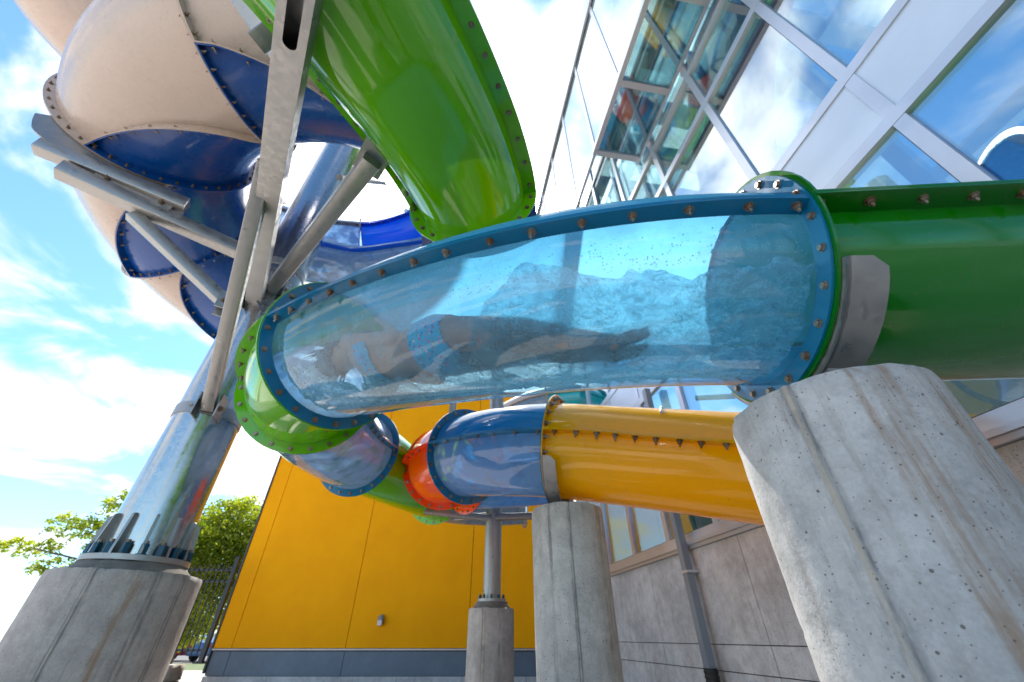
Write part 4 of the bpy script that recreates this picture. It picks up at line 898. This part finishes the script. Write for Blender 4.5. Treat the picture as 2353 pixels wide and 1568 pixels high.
m = NT('flowered swim fabric'); vo = m.n('ShaderNodeTexVoronoi', {'Vector': m.P, 'Scale': 62.0}); cr = m.n('ShaderNodeValToRGB', {0: m.n('ShaderNodeSeparateColor', {0: vo.outputs['Color']}).outputs[0]})
el_ = cr.color_ramp.elements; cr.color_ramp.interpolation = 'CONSTANT'; el_[0].color = lin(30, 150, 190); el_[1].position = .45; el_[1].color = lin(20, 90, 160)
for ps, cc in ((.62, lin(235, 120, 150)), (.78, lin(200, 60, 100)), (.88, lin(40, 160, 120)), (.94, lin(245, 200, 150))): e = el_.new(ps); e.color = cc
fl = m.math('LESS_THAN', vo.outputs['Distance'], .42)
FABR = m.done(m.princ(Base_Color=m.mix(fl, lin(60, 170, 200), cr.outputs[0]), Roughness=.5))
def garment(name, cond, off_=0.006):
    bm = bmesh.new(); bm.from_mesh(bme); bm.verts.ensure_lookup_table(); pl_ = Vector(person.location)
    O, S0, U0, T0 = Vector(B(1.5, 0, 0)), None, None, None
    kill = []
    for f in bm.faces:
        c = f.calc_center_median() + pl_
        i = min(range(0, len(LAq)), key=lambda q: (blueA[q]-c).length_squared)
        d = c - blueA[i]; s_ = LAq[i] + d.dot(FA[i][1]) + DS; l = -d.dot(FA[i][2]) - LAT; v = d.dot(FA[i][3]) - VER
        if not cond(s_, l, v): kill.append(f)
    bmesh.ops.delete(bm, geom=kill, context='FACES')
    for v in bm.verts: v.co += v.normal*off_
    me_ = bpy.data.meshes.new(name); bm.to_mesh(me_); bm.free(); me_.materials.clear(); me_.materials.append(FABR); me_.polygons.foreach_set('use_smooth', [True]*len(me_.polygons))
    return obj(name, me_, None, person)
garment('swim_bottoms', lambda s_, l, v: abs(l) < .2 and 1.385 + .42*max(0, abs(l)-.05) < s_ < 1.60 and v < .15)
garment('swim_top', lambda s_, l, v: abs(l) < .18 and 1.845 < s_ < 1.925 and v < .12)
mb = MB()
rnd = random.Random(4)
for k in range(260):      # strands of wet hair trailing from the crown
    a = rnd.uniform(0, 2*PI); el0 = rnd.uniform(-.2, 1.2)
    p0 = hc + ht*(.02 + .085*math.sin(el0)) + (hs_*math.cos(a)*.08 + hu*math.sin(a)*.1)*math.cos(el0); d = (ht*.8 + hs_*rnd.gauss(0,.35) - hu*rnd.uniform(.1,.7)).normalized(); ln_ = rnd.uniform(.06, .15)
    mb.cyl(p0, p0 + d*ln_*.5, .006, .005, n=4, caps=False); mb.cyl(p0 + d*ln_*.5, p0 + d*ln_ - hu*.02, .005, .001, n=4, caps=False)
hr = part('hair', mb, paint('brown hair', (0.09, 0.045, 0.02), .5, .3), person, kind=None)
# water hugging the outer, lower side of the clear section
def watermat():
    m = NT('running water'); a = m.noise(m.mapv(m.P, (16, 30, 30)), 1.0, 6, .65, .5); b = m.noise(m.P, 85, 4, .7)
    h = m.math('ADD', m.math('MULTIPLY', a, 1.0), m.math('MULTIPLY', b, .25)); nrm = m.bump(h, 1.0, .035)
    fr_ = m.fres(nrm, 0.02)
    rf = m.n('ShaderNodeBsdfRefraction', {'Color': (.80, .95, 1, 1), 'IOR': 1.12, 'Roughness': .0, 'Normal': nrm}).outputs[0]
    tr = m.n('ShaderNodeBsdfTransparent', {'Color': (.86, .97, 1, 1)}).outputs[0]
    gl = m.n('ShaderNodeBsdfGlossy', {'Color': (1,1,1,1), 'Roughness': .05, 'Normal': nrm}).outputs[0]
    fo = m.n('ShaderNodeBsdfTranslucent', {'Color': (.62, .9, 1, 1), 'Normal': nrm}).outputs[0]
    foam = m.rng(m.math('ADD', m.math('MULTIPLY', a, .6), m.math('MULTIPLY', b, .4)), .44, .62, 0.16, .78)
    body_ = m.mixs(.5, tr, rf)
    return m.done(m.mixs(m.math('MINIMUM', m.math('MULTIPLY', fr_, 2.0), 1.0), m.mixs(foam, body_, fo), gl))
WAT = watermat(); mb = MB(); V = []; ns, na_ = 190, 84
for i in range(ns+1):
    s_ = .01 + 2.44*i/ns
    f = s_/2.44
    fade = max(0.0, min(1.0, (s_-.92)/.55)); tail = max(0.0, min(1.0, (s_-1.95)/.25))
    hi = R(-31 + 6*noise.noise(Vector((s_*4, 0, 0))) + 5*noise.noise(Vector((s_*13, 2, 0))) + 3*noise.noise(Vector((s_*31, 5, 0))) + fade*(14*noise.noise(Vector((s_*17, 8, 0))) + 9*noise.noise(Vector((s_*40, 3, 0)))) + 13*math.exp(-((s_-.98)/.2)**2) - 42*fade*fade*(3-2*fade) + 30*tail)
    lo_ = R(-150 + 8*noise.noise(Vector((s_*3, 9, 0))))
    for j in range(na_+1):
        a = hi + (lo_-hi)*j/na_; e = min(1, j/6.0)
        th = .012 + e*(.028 + .022*noise.noise(Vector((s_*9, a*5, 1))) + .014*noise.noise(Vector((s_*26, a*14, 3))) + .006*noise.noise(Vector((s_*60, a*34, 7))))
        th = max(.006, th); rr = r - th
        V.append(Q(s_, rr*math.cos(a), rr*math.sin(a)))
mb.add(V, [(i*(na_+1)+j, i*(na_+1)+j+1, (i+1)*(na_+1)+j+1, (i+1)*(na_+1)+j) for i in range(ns) for j in range(na_)])
wo = obj('slide_water', mb.mesh('slide_water', True), WAT, kind='structure')
db = MB(); rnd = random.Random(12)
for k in range(420):      # droplets clinging to the shell above the water line
    s_ = rnd.uniform(.05, 1.25); a = R(-29 + abs(rnd.gauss(0, 8))); rr = r - .004; c = Q(s_, rr*math.cos(a), rr*math.sin(a)); q = rnd.uniform(.0012, .0042)
    V = [c + Vector(d)*q for d in ((1,0,0),(-1,0,0),(0,1,0),(0,-1,0),(0,0,1),(0,0,-1))]; db.add(V, [(0,2,4),(2,1,4),(1,3,4),(3,0,4),(2,0,5),(1,2,5),(3,1,5),(0,3,5)])
obj('water_drops', db.mesh('water_drops', True), WAT, label='small water drops clinging inside the clear blue tube', cat='water drops', kind='stuff')

# ------------------------------------------------------------------ lift everything so that the ground lies at z = 0
for o in scene.objects:
    if o.parent is None: o.location.z += CAMZ
